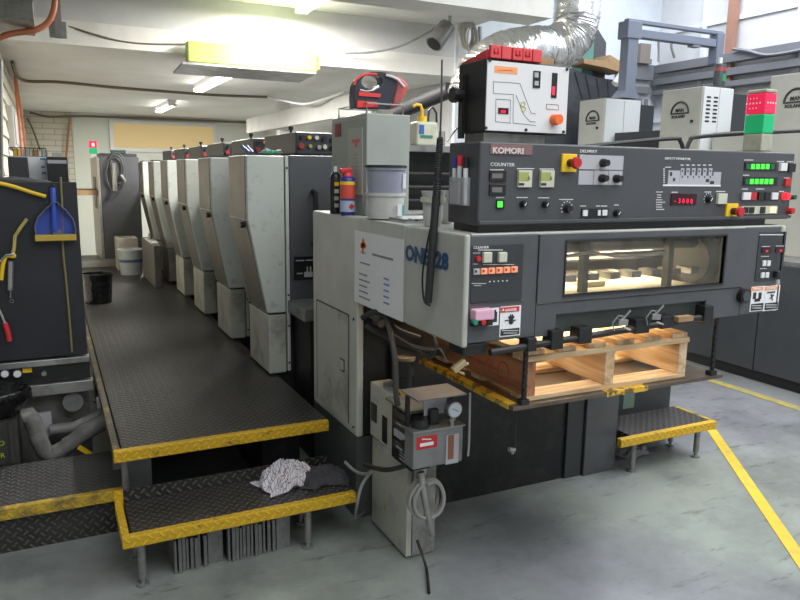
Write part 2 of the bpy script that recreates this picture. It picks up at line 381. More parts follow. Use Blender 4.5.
cable('wall_cable', [(-.2, 14.4, 2.56), (.1, 14.4, 2.5), (.4, 14.4, 2.52), (.9, 14.4, 2.54), (2.4, 14.4, 2.55), (3.9, 14.4, 2.55)], .02, tan, 'dark cable along the top of the far wall', 'cable')
cable('wall_cable', [P(27, 118, 1, 14.4), P(33, 130, 1, 14.4), P(40, 150, 1, 14.4)], .016, tan, 'thin cable slanting down the white brick wall', 'cable')
cable('wall_pipe', [P(70, 116, 1, 14.4), P(68, 135, 1, 14.4), P(66, 160, 1, 14.4)], .022, mat('copper', (.4, .17, .08), .5), 'thin copper coloured pipe at the right end of the brick wall', 'pipe')
org = mat('orange_conduit', (.6, .2, .1), .5)
cable('orange_conduit', [P(-8, 41, 1, 5.6), P(10, 34, 1, 5.6), P(35, 30, 1, 5.6), P(48, 22, 1, 5.6), P(54, 8, 1, 5.6), P(55, -12, 1, 5.6)], .02, org, 'orange conduit bending up beside the ceiling bracket at top left', 'conduit', n=10)
t = thing('ceiling_bracket', 'grey steel channel bracket hanging beside the orange conduit', 'bracket', P(57, 38, 1, 5.7))
p0 = P(57, -10, 1, 5.7); p1 = P(59, 38, 1, 5.7)
done(B().box(p1.x-.022, p1.x+.022, 5.68, 5.72, p1.z, p0.z), 'channel', M['galv'], t)
done(B().box(p1.x-.06, p1.x+.05, 5.69, 5.71, p1.z, p1.z+.11), 'foot_plate', M['galv'], t)
t = thing('ceiling_duct_box', 'grey metal trunking box at the top left corner of the ceiling', 'trunking', P(0, 28, 1, 5.3))
X0, X1, Z0, Z1 = FR(-40, -8, 33, 17, 5.3)
done(B().box(X0, X1, 5.3, 5.9, Z0, Z1), 'box', M['steel2'], t, bev=.004)
done(B().box(X0, X1+.004, 5.28, 5.3, Z1-.03, Z1+.01), 'rim', M['steel2'], t)
for i, (y0, y1) in enumerate(((8.2, 9.3), (9.8, 12.2))):
    pass
# grey switchbox and orange pipes on the left wall
t = thing('wall_switch_box', 'pale grey switch box on the boarded left wall', 'switch box', (-.27, 8.3, 1.85))
done(B().box(-.30, -.24, 7.6, 8.6, 1.78, 2.16), 'box', mat('pale_grey_box', (.55, .54, .52), .5), t, bev=.01)
done(B().box(-.238, -.232, 7.7, 8.5, 1.82, 2.12), 'cover', MATS['pale_grey_box'], t)
for k in range(2):
    cable('orange_wall_pipe', [(-.23+k*.03, 8.8+k*.35, 1.4), (-.23+k*.03, 8.8+k*.35, 2.0), (-.24, 9.0+k*.3, 2.58)], .013, org, ['orange pipe climbing the left wall beside the switch box', 'second orange pipe just right of the one beside the switch box'][k], 'pipe', 'orange pipes on the left wall')
cable('dark_duct_pipe', [P(1, 60, 1, 6.0), P(1, 100, 1, 6.0), P(2, 185, 1, 6.0)], .012, M['galv'], 'dark vertical pipe at the left edge of the frame', 'pipe')

# ---------------------------------------------------------------- light fittings
tube_m = mat('fluorescent_tube', (1, 1, 1), .5, emit=(1, .97, .9), es=14)
def fitting(name, label, x, y0, y1, z):
    t = thing(name, label, 'light', (x, (y0+y1)/2, z), 'bare tube lights on the soffit')
    done(B().prism([(x-.07, z), (x+.07, z), (x+.045, z-.05), (x-.045, z-.05)], 1, y0, y1), 'body', M['white'], t, bev=.004)
    for s in (-.035, .035): done(B().cyl((x+s, y0+.03, z-.075), (x+s, y1-.03, z-.075), .014, n=10), 'tube', tube_m, t, smooth=True)
    done(B().box(x-.06, x+.06, y0, y0+.03, z-.09, z-.05), 'end_holder', M['white'], t); done(B().box(x-.06, x+.06, y1-.03, y1, z-.09, z-.05), 'end_holder', M['white'], t)
fitting('tube_light', 'glaring tube light on the low ceiling behind the green fitting', 1.68, 7.3, 8.9, 2.6)
fitting('tube_light', 'tube light further back on the low ceiling above the far window', 1.7, 11.0, 12.4, 2.6)
fitting('tube_light', 'glaring tube light at the top of the picture in front of the white beam', P(282, 21, 2, 3.05).x, 5.0, 6.5, 3.1)
t = thing('green_light_fitting', 'long light fitting with a yellow-green painted side and grey reflector under the beam', 'light', (1.73, 6.5, 2.5))
gm = mat('yellow_green_paint', (.36, .46, .1), .5, 0, (.16, .2, .06), 7, .7)
done(B().box(1.15, 2.32, 6.5, 6.62, 2.515, 2.69), 'body', gm, t, bev=.01)
done(B().prism([(6.48, 2.51), (6.98, 2.485), (6.98, 2.465), (6.48, 2.49)], 0, 1.1, 2.30), 'reflector', M['steel2'], t)
b = B(); b.box(2.32, 2.35, 6.52, 6.6, 2.54, 2.66)
done(b, 'end_cap', org, t)
# spotlight and rope coil on the beam end
t = thing('spotlight', 'grey cylindrical spotlight hanging from the beam end near the rope coil', 'spotlight', P(437, 30, 1, 6.2))
a_ = P(447, 26, 1, 6.2); c_ = P(434, 44, 1, 6.15)
done(B().cyl(a_, c_, .075, .085), 'housing', M['steel2'], t, smooth=True)
done(B().cyl(c_, c_+(c_-a_).normalized()*.004, .07), 'lens', M['black'], t)
done(B().tube([P(447, 26, 1, 6.2), Vector((P(447, 26, 1, 6.2).x+.03, 6.2, 2.95)), Vector((P(447, 26, 1, 6.2).x+.03, 6.2, 3.098))], .015), 'bracket', M['galv'], t)
for k, (x, lab) in enumerate(((455, 'thin white vertical pipe left of the rope coil'), (478, 'white vertical pipe right of the rope coil'))):
    a_ = P(x, 5, 1, 6.55); c_ = P(x, 85, 1, 6.55)
    done(B().cyl((c_.x, 6.55, 0), (c_.x, 6.55, 3.095), .022), 'vertical_pipe', M['galv'] if k else M['white'], None, lab, 'pipe', smooth=True)
c_ = P(466, 31, 1, 6.5)
b = B()
for k in range(9):
    pts = []
    for i in range(25):
        a = i/24*2*math.pi
        pts.append(c_+Vector((.07*math.cos(a)*(1+.1*math.sin(k*2.1))+.004*k, -.01*k+.01*math.sin(a*3+k), .165*math.sin(a)*(1-.03*k)-.012*k)))
    b.tube(pts, .008, 6)
done(b, 'rope_coil', mat('pale_rope', (.45, .42, .36), .8), None, 'coil of pale cord hanging at the beam end beside the spotlight', 'cord coil', smooth=True)

# ================================================================ STEPS AND DECK
M['wornedge2'] = plate('half_worn_yellow_tread_a', (.6, .4, .03), (.5, .38, .1), 36, .5, .1, (.07, .06, .04), 8, .44, .6, .85)
M['wornedge'] = plate('worn_yellow_tread_plate', (.42, .27, .02), (.45, .33, .05), 36, .5, .1, (.055, .05, .045), 5, .30, .5, .95)
def leg(parent, x, y, z1, r=.016):
    b = B().cyl((x, y, .03), (x, y, z1), r, n=12)
    o = done(b, 'leg', M['steel2'], parent, smooth=True)
    done(B().cyl((x, y, 0), (x, y, .012), r*1.5).cyl((x, y, .012), (x, y, .03), r*.6), 'foot', M['galv'], o, smooth=True)
def tread(name, label, x0, x1, y0, y1, z, legs, edges='FL', tm=None, th=.045):
    t = thing(name, label, 'step', ((x0+x1)/2, (y0+y1)/2, 0))
    e = .035
    L = x0+(e if 'L' in edges else 0)
    done(B().box(L, x1, y0+e, y1, z-th, z), 'tread_plate', tm or M['tread'], t, bev=.003)
    b = B().box(x0, x1, y0, y0+e, z-th, z+.0012)
    if 'L' in edges: done(B().box(x0, x0+e*.8, y0+e, y1, z-th, z+.0012), 'side_nosing', M['wornedge'] if y1 > 9 else M['yellowtrim'], t, 'worn yellow side edge')
    if 'R' in edges: b.box(x1-.02, x1, y0+e, y1, z-th-.002, z+.0012)
    done(b, 'nosing', M['yellowtrim'], t, 'yellow painted edge', bev=.004)
    for x, y in legs: leg(t, x, y, z-th)
    return t
zd = .43
t_step = tread('access_step', 'lower chequer plate step with yellow edge and checked rag on it', .165, 1.115, 2.66, 2.98, .235, [(.235, 2.71), (.91, 2.71), (.23, 2.93), (.95, 2.93)])
done(B().box(.20, 1.10, 2.983, 2.993, .19, .285), 'back_plate', M['tread'], t_step); done(B().box(.165, .199, 2.983, 2.993, .19, .286), 'back_plate_end', M['yellowtrim'], t_step)
t = tread('walkway_deck', 'long chequer plate walkway with yellow front edge beside the printing units', .175, 1.135, 3.05, 10.6, zd, [(.222, 3.12), (.21, 5.2), (.21, 8)], th=.05)
done(B().box(.9, 1.1, 3.4, 10.5, 0, .38), 'support', M['blackdirt'], t)
done(B().box(.235, .26, 3.7, 10.5, 0, .38), 'side_skirt', M['blackdirt'], t)
done(B().box(.26, .9, 4.2, 4.23, 0, .38), 'kick_plate', M['blackdirt'], t)
done(B().box(.19, .36, 3.4, 3.43, .06, .30), 'bracket_plate', M['galv'], t)
M['wornedge2x'] = plate('half_worn_yellow_tread', (.6, .4, .03), (.5, .38, .1), 36, .5, .1, (.07, .06, .04), 8, .44, .6, .85)
t = thing('low_side_platform', 'low chequer plate platform with worn yellow edge under the black machine', 'platform', (-.5, 3.4, 0))
done(B().box(-1.6, .23, 3.2, 3.66, .165, .21), 'tread_plate', M['treadgrey'], t, bev=.003)
done(B().box(-1.6, .23, 3.165, 3.2, .16, .2115), 'nosing', M['wornedge2'], t, 'worn yellow edge', bev=.004)
done(B().box(-1.6, .23, 3.20, 3.22, .0, .165), 'riser', M['tread'], t)
t = thing('delivery_step', 'small chequer plate step with yellow edge right of the pallet', 'step', (3.0, 2.83, 0))
done(B().box(2.735, 3.337, 2.716, 2.985, .18, .225), 'tread_plate', M['tread'], t, bev=.003)
done(B().box(2.64, 3.36, 2.68, 2.715, .18, .2262), 'nosing', M['yellowtrim'], t, 'yellow painted edge', bev=.004)
done(B().box(3.338, 3.36, 2.716, 2.985, .18, .2262), 'side_nosing', M['wornedge2'], t)
for x, y in [(2.79, 2.74), (3.28, 2.74), (3.28, 2.93)]: leg(t, x, y, .18)

# plates stacked under the step
pm = mat('worn_zinc_plate', (.25, .25, .25), .45, .5, (.09, .09, .09), 10, .8)
for gi, (x0, n, nm) in enumerate(((.36, 9, 'left'), (.575, 13, 'right'))):
    for k in range(n):
        w = .013 if k < n*.6 else .03
        xx = x0+sum((.016 if j < n*.6 else .02) for j in range(k))
        h = .15+random.uniform(-.012, .006)
        b = B().box(xx, xx+(.06 if k == n-1 else .013 if k % 3 else .009), 2.745+random.uniform(-.012, .012), 2.97, .001, h)
        done(b, 'metal_plate', pm, None, 'thin grey metal plate standing on edge in the %s stack under the lower step' % nm, 'plate', 'metal plates in the %s stack under the lower step' % nm)
# rags
def rag(name, label, c, sx, sy, h, m, seed, rot=0):
    bm = B(); N = 46; V = {}
    for i in range(N+1):
        for j in range(N+1):
            u, v = i/N*2-1, j/N*2-1
            q = Vector((u*1.3+seed, v*1.3, seed*.37))
            w = noise.noise_vector(q)*.35
            x, y = (u+w.x)*sx*.5, (v+w.y)*sy*.5
            r = min(1, math.hypot(u, v)); env = max(0, 1-r**2.2)
            rid = 1-abs(noise.noise(Vector((u*2.6+w.x*2+seed, v*2.6+w.y*2, 0))))*2.2
            fine = 1-abs(noise.noise(Vector((u*6+seed, v*6+w.x*3, 3))))*2
            z = .004+h*env**.45*(.35+.5*max(rid, -.1)+.22*fine)
            k = 1-.25*max(0, max(abs(u), abs(v))-.6)
            cr, sr = math.cos(rot), math.sin(rot)
            V[i, j] = bm.m.verts.new((c[0]+(x*cr-y*sr)*k, c[1]+(x*sr+y*cr)*k, c[2]+max(.003, z)))
    for i in range(N):
        for j in range(N): bm.m.faces.new((V[i, j], V[i+1, j], V[i+1, j+1], V[i, j+1]))
    o = done(bm, name, m, None, label, 'rag', smooth=True)
    uv = o.data.uv_layers.new(name='UVMap')
    for lp in o.data.loops:
        vi = lp.vertex_index; uv.data[lp.index].uv = ((vi//(N+1))/N, (vi%(N+1))/N)
    sd = o.modifiers.new('Solid', 'SOLIDIFY'); sd.thickness = .003
    return o
pl = bpy.data.materials.new('plaid_cloth'); pl.use_nodes = True
n = pl.node_tree.nodes; l = pl.node_tree.links; bs = n['Principled BSDF']; bs.inputs['Roughness'].default_value = .9
tc = n.new('ShaderNodeTexCoord'); s_ = n.new('ShaderNodeSeparateXYZ'); l.new(tc.outputs['UV'], s_.inputs[0])
def band(o, k, w, ph=0): return mathn(n, l, 'LESS_THAN', mathn(n, l, 'FRACT', mathn(n, l, 'ADD', mathn(n, l, 'MULTIPLY', o, k), ph)), w)
ln = mathn(n, l, 'MAXIMUM', band(s_.outputs[0], 20, .15), band(s_.outputs[1], 20, .15))
rd = mathn(n, l, 'MAXIMUM', band(s_.outputs[0], 3, .02, .3), band(s_.outputs[1], 3, .02, .3))
m1 = n.new('ShaderNodeMix'); m1.data_type = 'RGBA'; m1.inputs[6].default_value = (.66, .64, .67, 1); m1.inputs[7].default_value = (.13, .13, .2, 1); l.new(ln, m1.inputs[0])
m2 = n.new('ShaderNodeMix'); m2.data_type = 'RGBA'; m2.inputs[7].default_value = (.35, .04, .05, 1); l.new(m1.outputs[2], m2.inputs[6]); l.new(rd, m2.inputs[0]); l.new(m2.outputs[2], bs.inputs['Base Color'])
rag('checked_rag', 'crumpled white and blue checked cloth on the lower step', (.865, 2.875, .237), .28, .2, .10, pl, 11.7, .3)
rag('dark_rag', 'crumpled dark grey rag at the right end of the lower step', (1.03, 2.85, .237), .22, .2, .055, mat('dark_cloth', (.05, .05, .055), .95), 8.4, -.3)

q_ = P(646, 456, 2, 0)
rag('crumpled_plastic', 'crumpled dusty clear plastic on the floor under the small right step', (2.98, 2.93, .002), .26, .16, .05, mat('dusty_plastic', (.3, .3, .32), .35), 5.5, .1)
# ================================================================ PRINTING UNITS
ux0, ux1 = .98, 1.083
unitY = [3.9, 4.86, 5.82, 6.77, 7.70, 8.62]
blk = mat('unit_black', (.03, .032, .036), .5)
def make_unit():
    y = unitY[0]
    t = thing('printing_unit', 'x', 'printing unit', (1.5, y+.4, 0), 'printing units in a row along the walkway')
    yb = y+.44
    prof = [(ux0, 1.685), (ux0, 1.33), (ux1, .80), (1.19, .80), (1.19, 1.685)]
    done(B().prism(prof, 1, y, yb), 'upper_cover', M['unit'], t, bev=.006)
    done(B().prism([(ux0-.003, 1.68), (ux0-.003, 1.335), (ux0+.001, 1.335), (ux0+.001, 1.68)], 1, y+.035, yb-.03), 'side_plate', M['unitsteel'], t, 'scuffed metal side plate')
    # slanted metal door on the walkway side
    done(B().prism([(ux0-.003, 1.325), (ux1-.004, .81), (ux1+.002, .812), (ux0+.003, 1.328)], 1, y+.035, yb-.03), 'side_door', M['unitsteel'], t, 'slanting scuffed metal door')
    done(B().box(ux1+.004, 1.19, y, yb, zd+.012, .788), 'lower_cover', M['creamdirty'], t, bev=.006)
    done(B().box(ux1+.057, 1.6, y+.03, yb-.02, .0, zd+.02), 'plinth', M['blackdirt'], t)
    done(B().box(1.196, 1.215, y-.004, y+.06, zd+.02, 1.688), 'trim_strip', M['unit'], t, bev=.002)
    b = B()
    for z in (.9, .72, 1.62, .5): b.cyl((1.205, y-.009, z), (1.205, y+.002, z), .006, n=10)
    done(b, 'screw', M['black'], t)
    done(B().cyl((ux0-.02, y+.1, 1.30), (ux0+.01, y+.1, 1.30), .017), 'latch_knob', M['black'], t, smooth=True)
    done(B().box(1.22, 2.35, y+.035, y+.60, .3, 1.69), 'frame', M['blackdirt'], t)
    done(B().box(1.22, 1.5, y, y+.03, .86, 1.69), 'front_panel', M['grey'], t, bev=.004)
    # handle and label plate
    hb = B().tube([(1.36, y, 1.49), (1.36, y-.04, 1.485), (1.36, y-.045, 1.4), (1.36, y-.045, 1.3), (1.36, y-.04, 1.2), (1.36, y, 1.195)], .016, 8)
    done(hb, 'handle', M['black'], t, smooth=True)
    pz = done(B().box(1.24, 1.375, y-.006, y, .985, 1.12), 'label_plate', M['black'], t)
    b = B().box(1.25, 1.30, y-.009, y-.005, 1.095, 1.1).box(1.31, 1.36, y-.009, y-.005, 1.095, 1.1).box(1.255, 1.29, y-.009, y-.005, 1.02, 1.026)
    b.box(1.30, 1.35, y-.009, y-.005, 1.0, 1.03).box(1.315, 1.322, y-.009, y-.005, 1.03, 1.06).box(1.335, 1.342, y-.009, y-.005, 1.03, 1.06)
    done(b, 'label_marks', M['grey_ink'], pz)
    done(B().box(1.2, 1.75, y-.3, y+.02, .80, .87), 'ledge', M['steel2'], t, 'flat metal ledge', bev=.004)
    done(B().box(1.24, 1.75, y-.28, y, 0, .80), 'lower_body', M['blackdirt'], t)
    # control box on top
    yc = y+.2
    cb = done(B().box(1.325, 1.58, yc, yc+.68, 1.70, 1.83), 'control_box', M['grey3'], t, bev=.008)
    for i, (x, z, m_, r) in enumerate(((1.405, 1.80, M['yellow'], .011), (1.45, 1.80, M['chrome'], .013), (1.50, 1.795, M['black'], .014), (1.41, 1.75, mat('olive_button', (.3, .35, .08), .4), .011), (1.465, 1.745, M['steel'], .013), (1.50, 1.748, M['chrome'], .014), (1.355, 1.75, mat('dark_red_button', (.3, .03, .03), .4), .017), (1.36, 1.80, M['black'], .012), (1.55, 1.79, M['black'], .012), (1.55, 1.745, M['black'], .013))):
        done(B().cyl((x, yc+.002, z), (x, yc-.02, z), r), 'button', m_, cb, smooth=True)
    done(B().cyl((1.36, yc+.2, 1.825), (1.36, yc+.2, 1.85), .008).cyl((1.36, yc+.2, 1.85), (1.36, yc+.2, 1.872), .015), 'top_knob', M['black'], cb, smooth=True)
    done(B().box(1.0, 1.2, y+.08, y+.4, 1.686, 1.70), 'top_ledge', blk, t)
    return t
u = make_unit(); u['label'] = 'nearest printing unit with worn white cover beside the dark grey panel'
ords = ['second printing unit from the front with banded scuffs on its steel side', 'third printing unit from the front along the walkway', 'fourth printing unit from the front along the walkway', 'fifth printing unit from the front, just this side of the low box', 'rearmost printing unit at the far end of the walkway']
for y, lb in zip(unitY[1:], ords): dup(u, (0, y-unitY[0], 0), lb)
# ================================================================ DELIVERY END
Y0 = 1.97; XL = 1.2; XR = 2.775; ZT = 1.408; ZB = 1.042
D = thing('delivery_unit', 'big delivery end of the press with cream side cover and dark grey front', 'printing press', (1.9, 2.9, 0))
# left side: cream cover + cabinet
done(B().box(XL, XL+.022, Y0-.008, 2.395, ZB-.012, ZT), 'side_cover', M['cream'], D, 'cream cover with blue lettering', bev=.009, seg=3)
done(B().box(XL, XL+.034, 2.400, 2.86, ZB-.008, ZT), 'side_cover', M['cream'], D, bev=.004)
cabx = done(B().box(XL, XL+.034, 2.862, 3.455, .40, ZT), 'side_cabinet', M['cream'], D, 'tall cream cabinet side', bev=.01, seg=3)
fr = mat('seam_shadow', (.06, .06, .055), .7)
dr = done(B().box(XL-.003, XL+.001, 2.96, 3.39, .44, .955), 'access_door', M['creamdirty'], cabx, 'dirty cream access door', bev=.002)
b = B().box(XL-.0035, XL-.001, 2.955, 3.395, .955, .961).box(XL-.0035, XL-.001, 2.955, 2.961, .44, .96).box(XL-.0035, XL-.001, 3.389, 3.395, .44, .96)
done(b, 'door_seam', fr, cabx)
b = B().box(XL-.006, XL-.003, 3.005, 3.055, .675, .735)
lt = done(b, 'door_latch', fr, cabx)
done(B().box(XL-.008, XL-.004, 3.012, 3.048, .682, .728), 'latch_flap', M['cream'], cabx)
done(B().cyl((XL-.004, 2.90, .44), (XL+.002, 2.90, .44), .006).cyl((XL-.004, 2.90, .95), (XL+.002, 2.90, .95), .006), 'screw', M['black'], cabx)
done(B().box(XL, 1.34, 2.87, 3.45, 0, .398), 'plinth', mat('greenish_grey_plinth', (.08, .09, .085), .5, 0, (.04, .04, .04), 6, .6), D)
# top skin, back, frames
done(B().box(XL+.035, XR-.002, Y0+.01, 3.455, ZT-.02, ZT-.001), 'top_cover', M['cream'], D, bev=.003)
done(B().box(1.36, 2.384, 2.83, 3.44, 0, 1.38), 'base_frame', M['blackdirt'], D)
done(B().box(1.236, 1.359, 2.865, 3.44, .41, 1.38), 'side_frame', M['blackdirt'], D)
done(B().box(2.50, 2.72, 2.80, 3.6, 0, 1.36), 'side_frame', M['grey'], D, 'grey post under the delivery', bev=.004)
done(B().box(2.384, 2.495, 2.815, 3.5, 0, 1.36), 'inner_post', M['grey3'], D, bev=.004)
done(B().box(2.722, 3.36, 3.03, 3.6, 0, .50), 'rear_body', M['grey3'], D, bev=.004)
fpart('small_label', (623, 394, 634, 408), 3.03, .003, mat('grey_green_label', (.12, .18, .14), .5), D)
done(B().box(XR-.025, XR, Y0-.003, 3.455, ZB, ZT), 'right_side_cover', M['cream'], D, bev=.008)
done(B().box(2.74, 2.765, Y0+.02, 2.8, ZB-.01, ZT-.03), 'right_inner_frame', M['grey3'], D)
# front panels
X0, X1, Z0, Z1 = FR(466, 233, 538, 345, Y0)
fx = XL+.023; x1 = P(538, 270, 1, Y0).x
done(B().box(fx, x1-.002, Y0, Y0+.03, ZB, ZT-.005), 'front_panel', M['grey'], D, bev=.004)
xr = P(744, 260, 1, Y0).x
wz0 = P(645, 289, 1, Y0).z; wz1 = P(645, 238.5, 1, Y0).z; wx0 = P(565, 265, 1, Y0).x; wx1 = P(723, 262, 1, Y0).x
zs = P(640, 295, 1, Y0).z
wd = done(B().box(x1, xr, Y0-.004, Y0+.02, wz1, ZT-.008).box(x1, xr, Y0-.004, Y0+.02, zs, wz0).box(x1, wx0, Y0-.004, Y0+.02, wz0, wz1).box(wx1, xr, Y0-.004, Y0+.02, wz0, wz1), 'window_door', M['grey'], D, 'dark grey hinged door with long window')
done(B().box(wx0, wx1, Y0+.008, Y0+.012, wz0, wz1), 'window_pane', mat('dusty_glass', (.25, .24, .2), .1, 0, (.6, .56, .48), 9, .6, alpha=.14), wd)
b = B()
for a in ((wx0-.006, wx0, wz0-.006, wz1+.006), (wx1, wx1+.006, wz0-.006, wz1+.006), (wx0, wx1, wz0-.006, wz0), (wx0, wx1, wz1, wz1+.006)): b.box(a[0], a[1], Y0-.008, Y0+.01, a[2], a[3])
done(b, 'window_gasket', M['rubber'], wd)
done(B().box(xr+.002, XR-.027, Y0, Y0+.03, ZB, ZT-.005), 'front_panel', M['grey'], D, bev=.004)
# lower apron with recess
rx0 = P(556, 318, 1, Y0).x; rx1 = P(706, 305, 1, Y0).x
done(B().box(x1, rx0, Y0+.001, Y0+.03, ZB-.002, zs-.004).box(rx1, xr, Y0+.001, Y0+.03, ZB-.002, zs-.004).box(rx0, rx1, Y0+.001, Y0+.03, zs-.045, zs-.004), 'lower_apron', M['grey'], D)
done(B().box(rx0, rx1, Y0+.022, Y0+.034, ZB+.0, zs-.04), 'recessed_panel', M['greengrey'], D)
done(B().box(XL+.045, XL+.06, Y0+.04, 2.8, ZB-.03, 1.38), 'light_baffle', M['blackdirt'], D)  # added baffle, stops the inner lamp's light leaking out on the left
# interior seen through the window
done(B().cyl((fx+.05, 2.2, 1.335), (XR-.06, 2.2, 1.335), .035, n=24), 'roller', M['steel2'], D, smooth=True)
done(B().cyl((fx+.05, 2.42, 1.26), (XR-.06, 2.42, 1.26), .02, n=16), 'roller', M['chrome'], D, smooth=True)
done(B().box(fx+.05, XR-.06, 2.5, 2.52, 1.22, 1.34), 'gripper_bar', M['galvd0'], D)
for px in (583, 667):
    p = P(px, 262, 1, 2.15); done(B().box(p.x-.014, p.x+.014, 2.13, 2.16, 1.15, 1.38), 'upright', M['galvd0'], D)
for px in (690, 703):
    p = P(px, 260, 1, 2.2); done(B().cyl((p.x, 2.2, 1.25), (p.x+.012, 2.2, 1.25), .10, n=32), 'chain_wheel', M['galvd0'], D, smooth=True)
b = B()
for i in range(7):
    xx = 1.75+i*.11; b.box(xx, xx+.05, 2.12, 2.2, 1.20, 1.225)
done(b, 'sheet_guide', M['steel'], D)
tub_ = mat('dusty_yellow_interior', (.75, .66, .48), .7, 0, (.4, .3, .16), 9, .7)
done(B().box(fx+.2, XR-.25, 2.12, 2.74, 1.13, 1.14), 'sheet_tray', tub_, D)
for k_, (xa_, xb_, ya_) in enumerate(((1.62, 1.9, 2.3), (2.0, 2.1, 2.25), (2.2, 2.42, 2.4))): done(B().rbox((xa_/2+xb_/2, ya_+.1, 1.152), (xb_-xa_, .12, .02), .15*k_-.1), 'waste_sheet', tub_, D)
done(B().box(XL+.04, XR-.03, 2.76, 2.79, 1.05, 1.385), 'rear_wall', M['galvd0'], D)
b = B().tube([P(566, 256, 1, 2.08), P(590, 252, 1, 2.08), P(620, 257, 1, 2.08), P(665, 252, 1, 2.08)], .006)
done(b, 'air_hose', M['grey_ink'], D, smooth=True)

# front-left control field
fpart('control_field', (471, 245, 522, 302), Y0, .003, M['grey3'], D, 'cleaner control panel')
cf = bpy.data.objects['control_field']
p = P(472.5, 248.8, 1, Y0); text('lettering', 'CLEANER', .0115, (p.x, Y0-.004, p.z), '-Y', M['white_ink'], cf, 1.25)
bars('fine_print', [(478, 503, 250)], Y0-.003, M['white_ink'], cf, .8)
bars('fine_print', [(473, 480, 253), (473, 478, 264), (483, 514, 264.5)], Y0-.003, M['white_ink'], cf, .5)
p = P(477, 258.5, 1, Y0); done(B().cyl((p.x, Y0-.002, p.z), (p.x, Y0-.014, p.z), .009), 'red_button', M['red'], cf, smooth=True)
for r in ((482, 252, 490.5, 262.5), (497.5, 252, 505.5, 262)): fpart('rocker_switch', r, Y0-.003, .012, M['beige'], cf, bev=.003)
for i in range(6):
    x = 473+i*7.55; y = 271.5-i*.45
    k = fpart('square_button', (x, y-3, x+5.8, y+3), Y0-.003, .008, M['amber'] if i else M['grey_ink'], cf, None if i else 'grey square button', bev=.0015)
    fb_ = B(); fb(fb_, x+2, y-1.3, x+3.9, y+1.3, Y0-.011, .001); done(fb_, 'symbol', M['red'] if i else M['ink'], k)
bars('fine_print', [(471.5, 486, 283.5), (474, 481, 285.5)], Y0-.003, M['white_ink'], cf, .6)
b = B()
for i in range(5): fb(b, 489+i*4.3, 281-i*.25, 490.2+i*4.3, 282.2-i*.25, Y0-.003, .002)
done(b, 'indicator_dots', M['white_ink'], cf)
done(fb(B(), 469, 301.5, 523, 302.3, Y0, .003), 'seam', M['steel2'], D)
# pink block and small buttons
pk = fpart('push_button_box', (470, 308, 489, 318.5), Y0, .035, mat('pink_plastic', (.72, .42, .55), .5), D, 'pink cover over small push buttons', bev=.004)
fpart('button_base', (470.5, 318.5, 489.5, 325), Y0, .02, M['black'], pk)
for x, m_ in ((473.5, M['green_dim']), (481.5, M['red']), (487, M['black'])):
    p = P(x, 321.5, 1, Y0-.02); done(B().cyl((p.x, Y0-.018, p.z), (p.x, Y0-.036, p.z), .009), 'button', mat('teal_button', (.02, .22, .16), .4) if x < 475 else m_, pk, smooth=True)
wl = fpart('warning_label', (486, 308, 498.5, 325.5), Y0, .002, M['paper'], D, 'white pictogram label')
b = B(); fb(b, 489, 310, 496, 313, Y0-.002, .001); fb(b, 492.5, 312, 497, 322, Y0-.002, .001); fb(b, 489.5, 313, 490.6, 323, Y0-.002, .001); done(b, 'pictogram', M['ink'], wl)
dl = fpart('danger_label', (499.5, 306, 520, 336), Y0, .003, M['paper'], D, 'red and white danger label with crushed hand')
fpart('red_header', (500.5, 306.8, 519.2, 312), Y0-.003, .001, M['red2'], dl)
p = P(504.5, 311.2, 1, Y0); text('lettering', 'DANGER', .0115, (p.x, Y0-.005, p.z), '-Y', M['white_ink'], dl, 1.0, bold=.0003)
p = P(502.4, 309.6, 1, Y0); done(B().prism([(p.x-.005, p.z-.004), (p.x+.005, p.z-.004), (p.x, p.z+.005)], 1, Y0-.006, Y0-.004), 'triangle', M['white_ink'], dl)
fpart('black_footer', (500.5, 328.6, 519.2, 335), Y0-.003, .001, M['ink'], dl)
bars('fine_print', [(502, 518, 330.6), (503.5, 517, 333)], Y0-.004, M['white_ink'], dl, .6)
b = B(); p = P(510.5, 321.5, 1, Y0)
b.cyl((p.x, Y0-.003, p.z), (p.x, Y0-.0045, p.z), .010, n=14)
for a, ln_ in ((-.5, .022), (-.15, .026), (.2, .026), (.55, .022), (1.3, .018)):
    q = Vector((math.sin(a)*ln_, 0, math.cos(a)*ln_)); b.cyl((p.x, Y0-.0038, p.z), (p.x+q.x, Y0-.0038, p.z+q.z), .0028, n=6)
b.cyl((p.x-.026, Y0-.0038, p.z+.006), (p.x-.010, Y0-.0038, p.z+.006), .002, n=6)
done(b, 'hand_symbol', M['ink'], dl)
# right control field
rf = fpart('control_field', (757, 232, 783.5, 280), Y0, .003, M['grey3'], D, 'right control panel with two red displays')
bars('fine_print', [(759.5, 783, 234.7)], Y0-.003, M['white_ink'], rf, 1.0)
bars('fine_print', [(762, 770, 246.5), (776, 784, 246), (761, 769, 256.3), (760, 767, 268.5)], Y0-.003, M['white_ink'], rf, .6)
for r in ((761.5, 247.5, 771, 253), (775.5, 247, 784.5, 252.5)):
    k = fpart('red_display', r, Y0-.003, .003, M['led_back'], rf)
    p = P(r[0]+2.4, r[3]-1, 1, Y0); text('digits', '88', .013, (p.x, Y0-.0075, p.z), '-Y', mat('dim_led', (.4, .02, .05), .4, emit=(1, .03, .1), es=.6), k, 1.1)
for r in ((762, 260.5, 765, 266), (766.5, 260.5, 769.5, 266), (760.5, 272.5, 763.5, 277.8), (765, 272.3, 768, 277.5)): fpart('white_button', r, Y0-.003, .006, M['white'], rf, bev=.001)
fpart('black_switch', (773, 271, 776.5, 277.5), Y0-.003, .02, M['black'], rf, bev=.002)
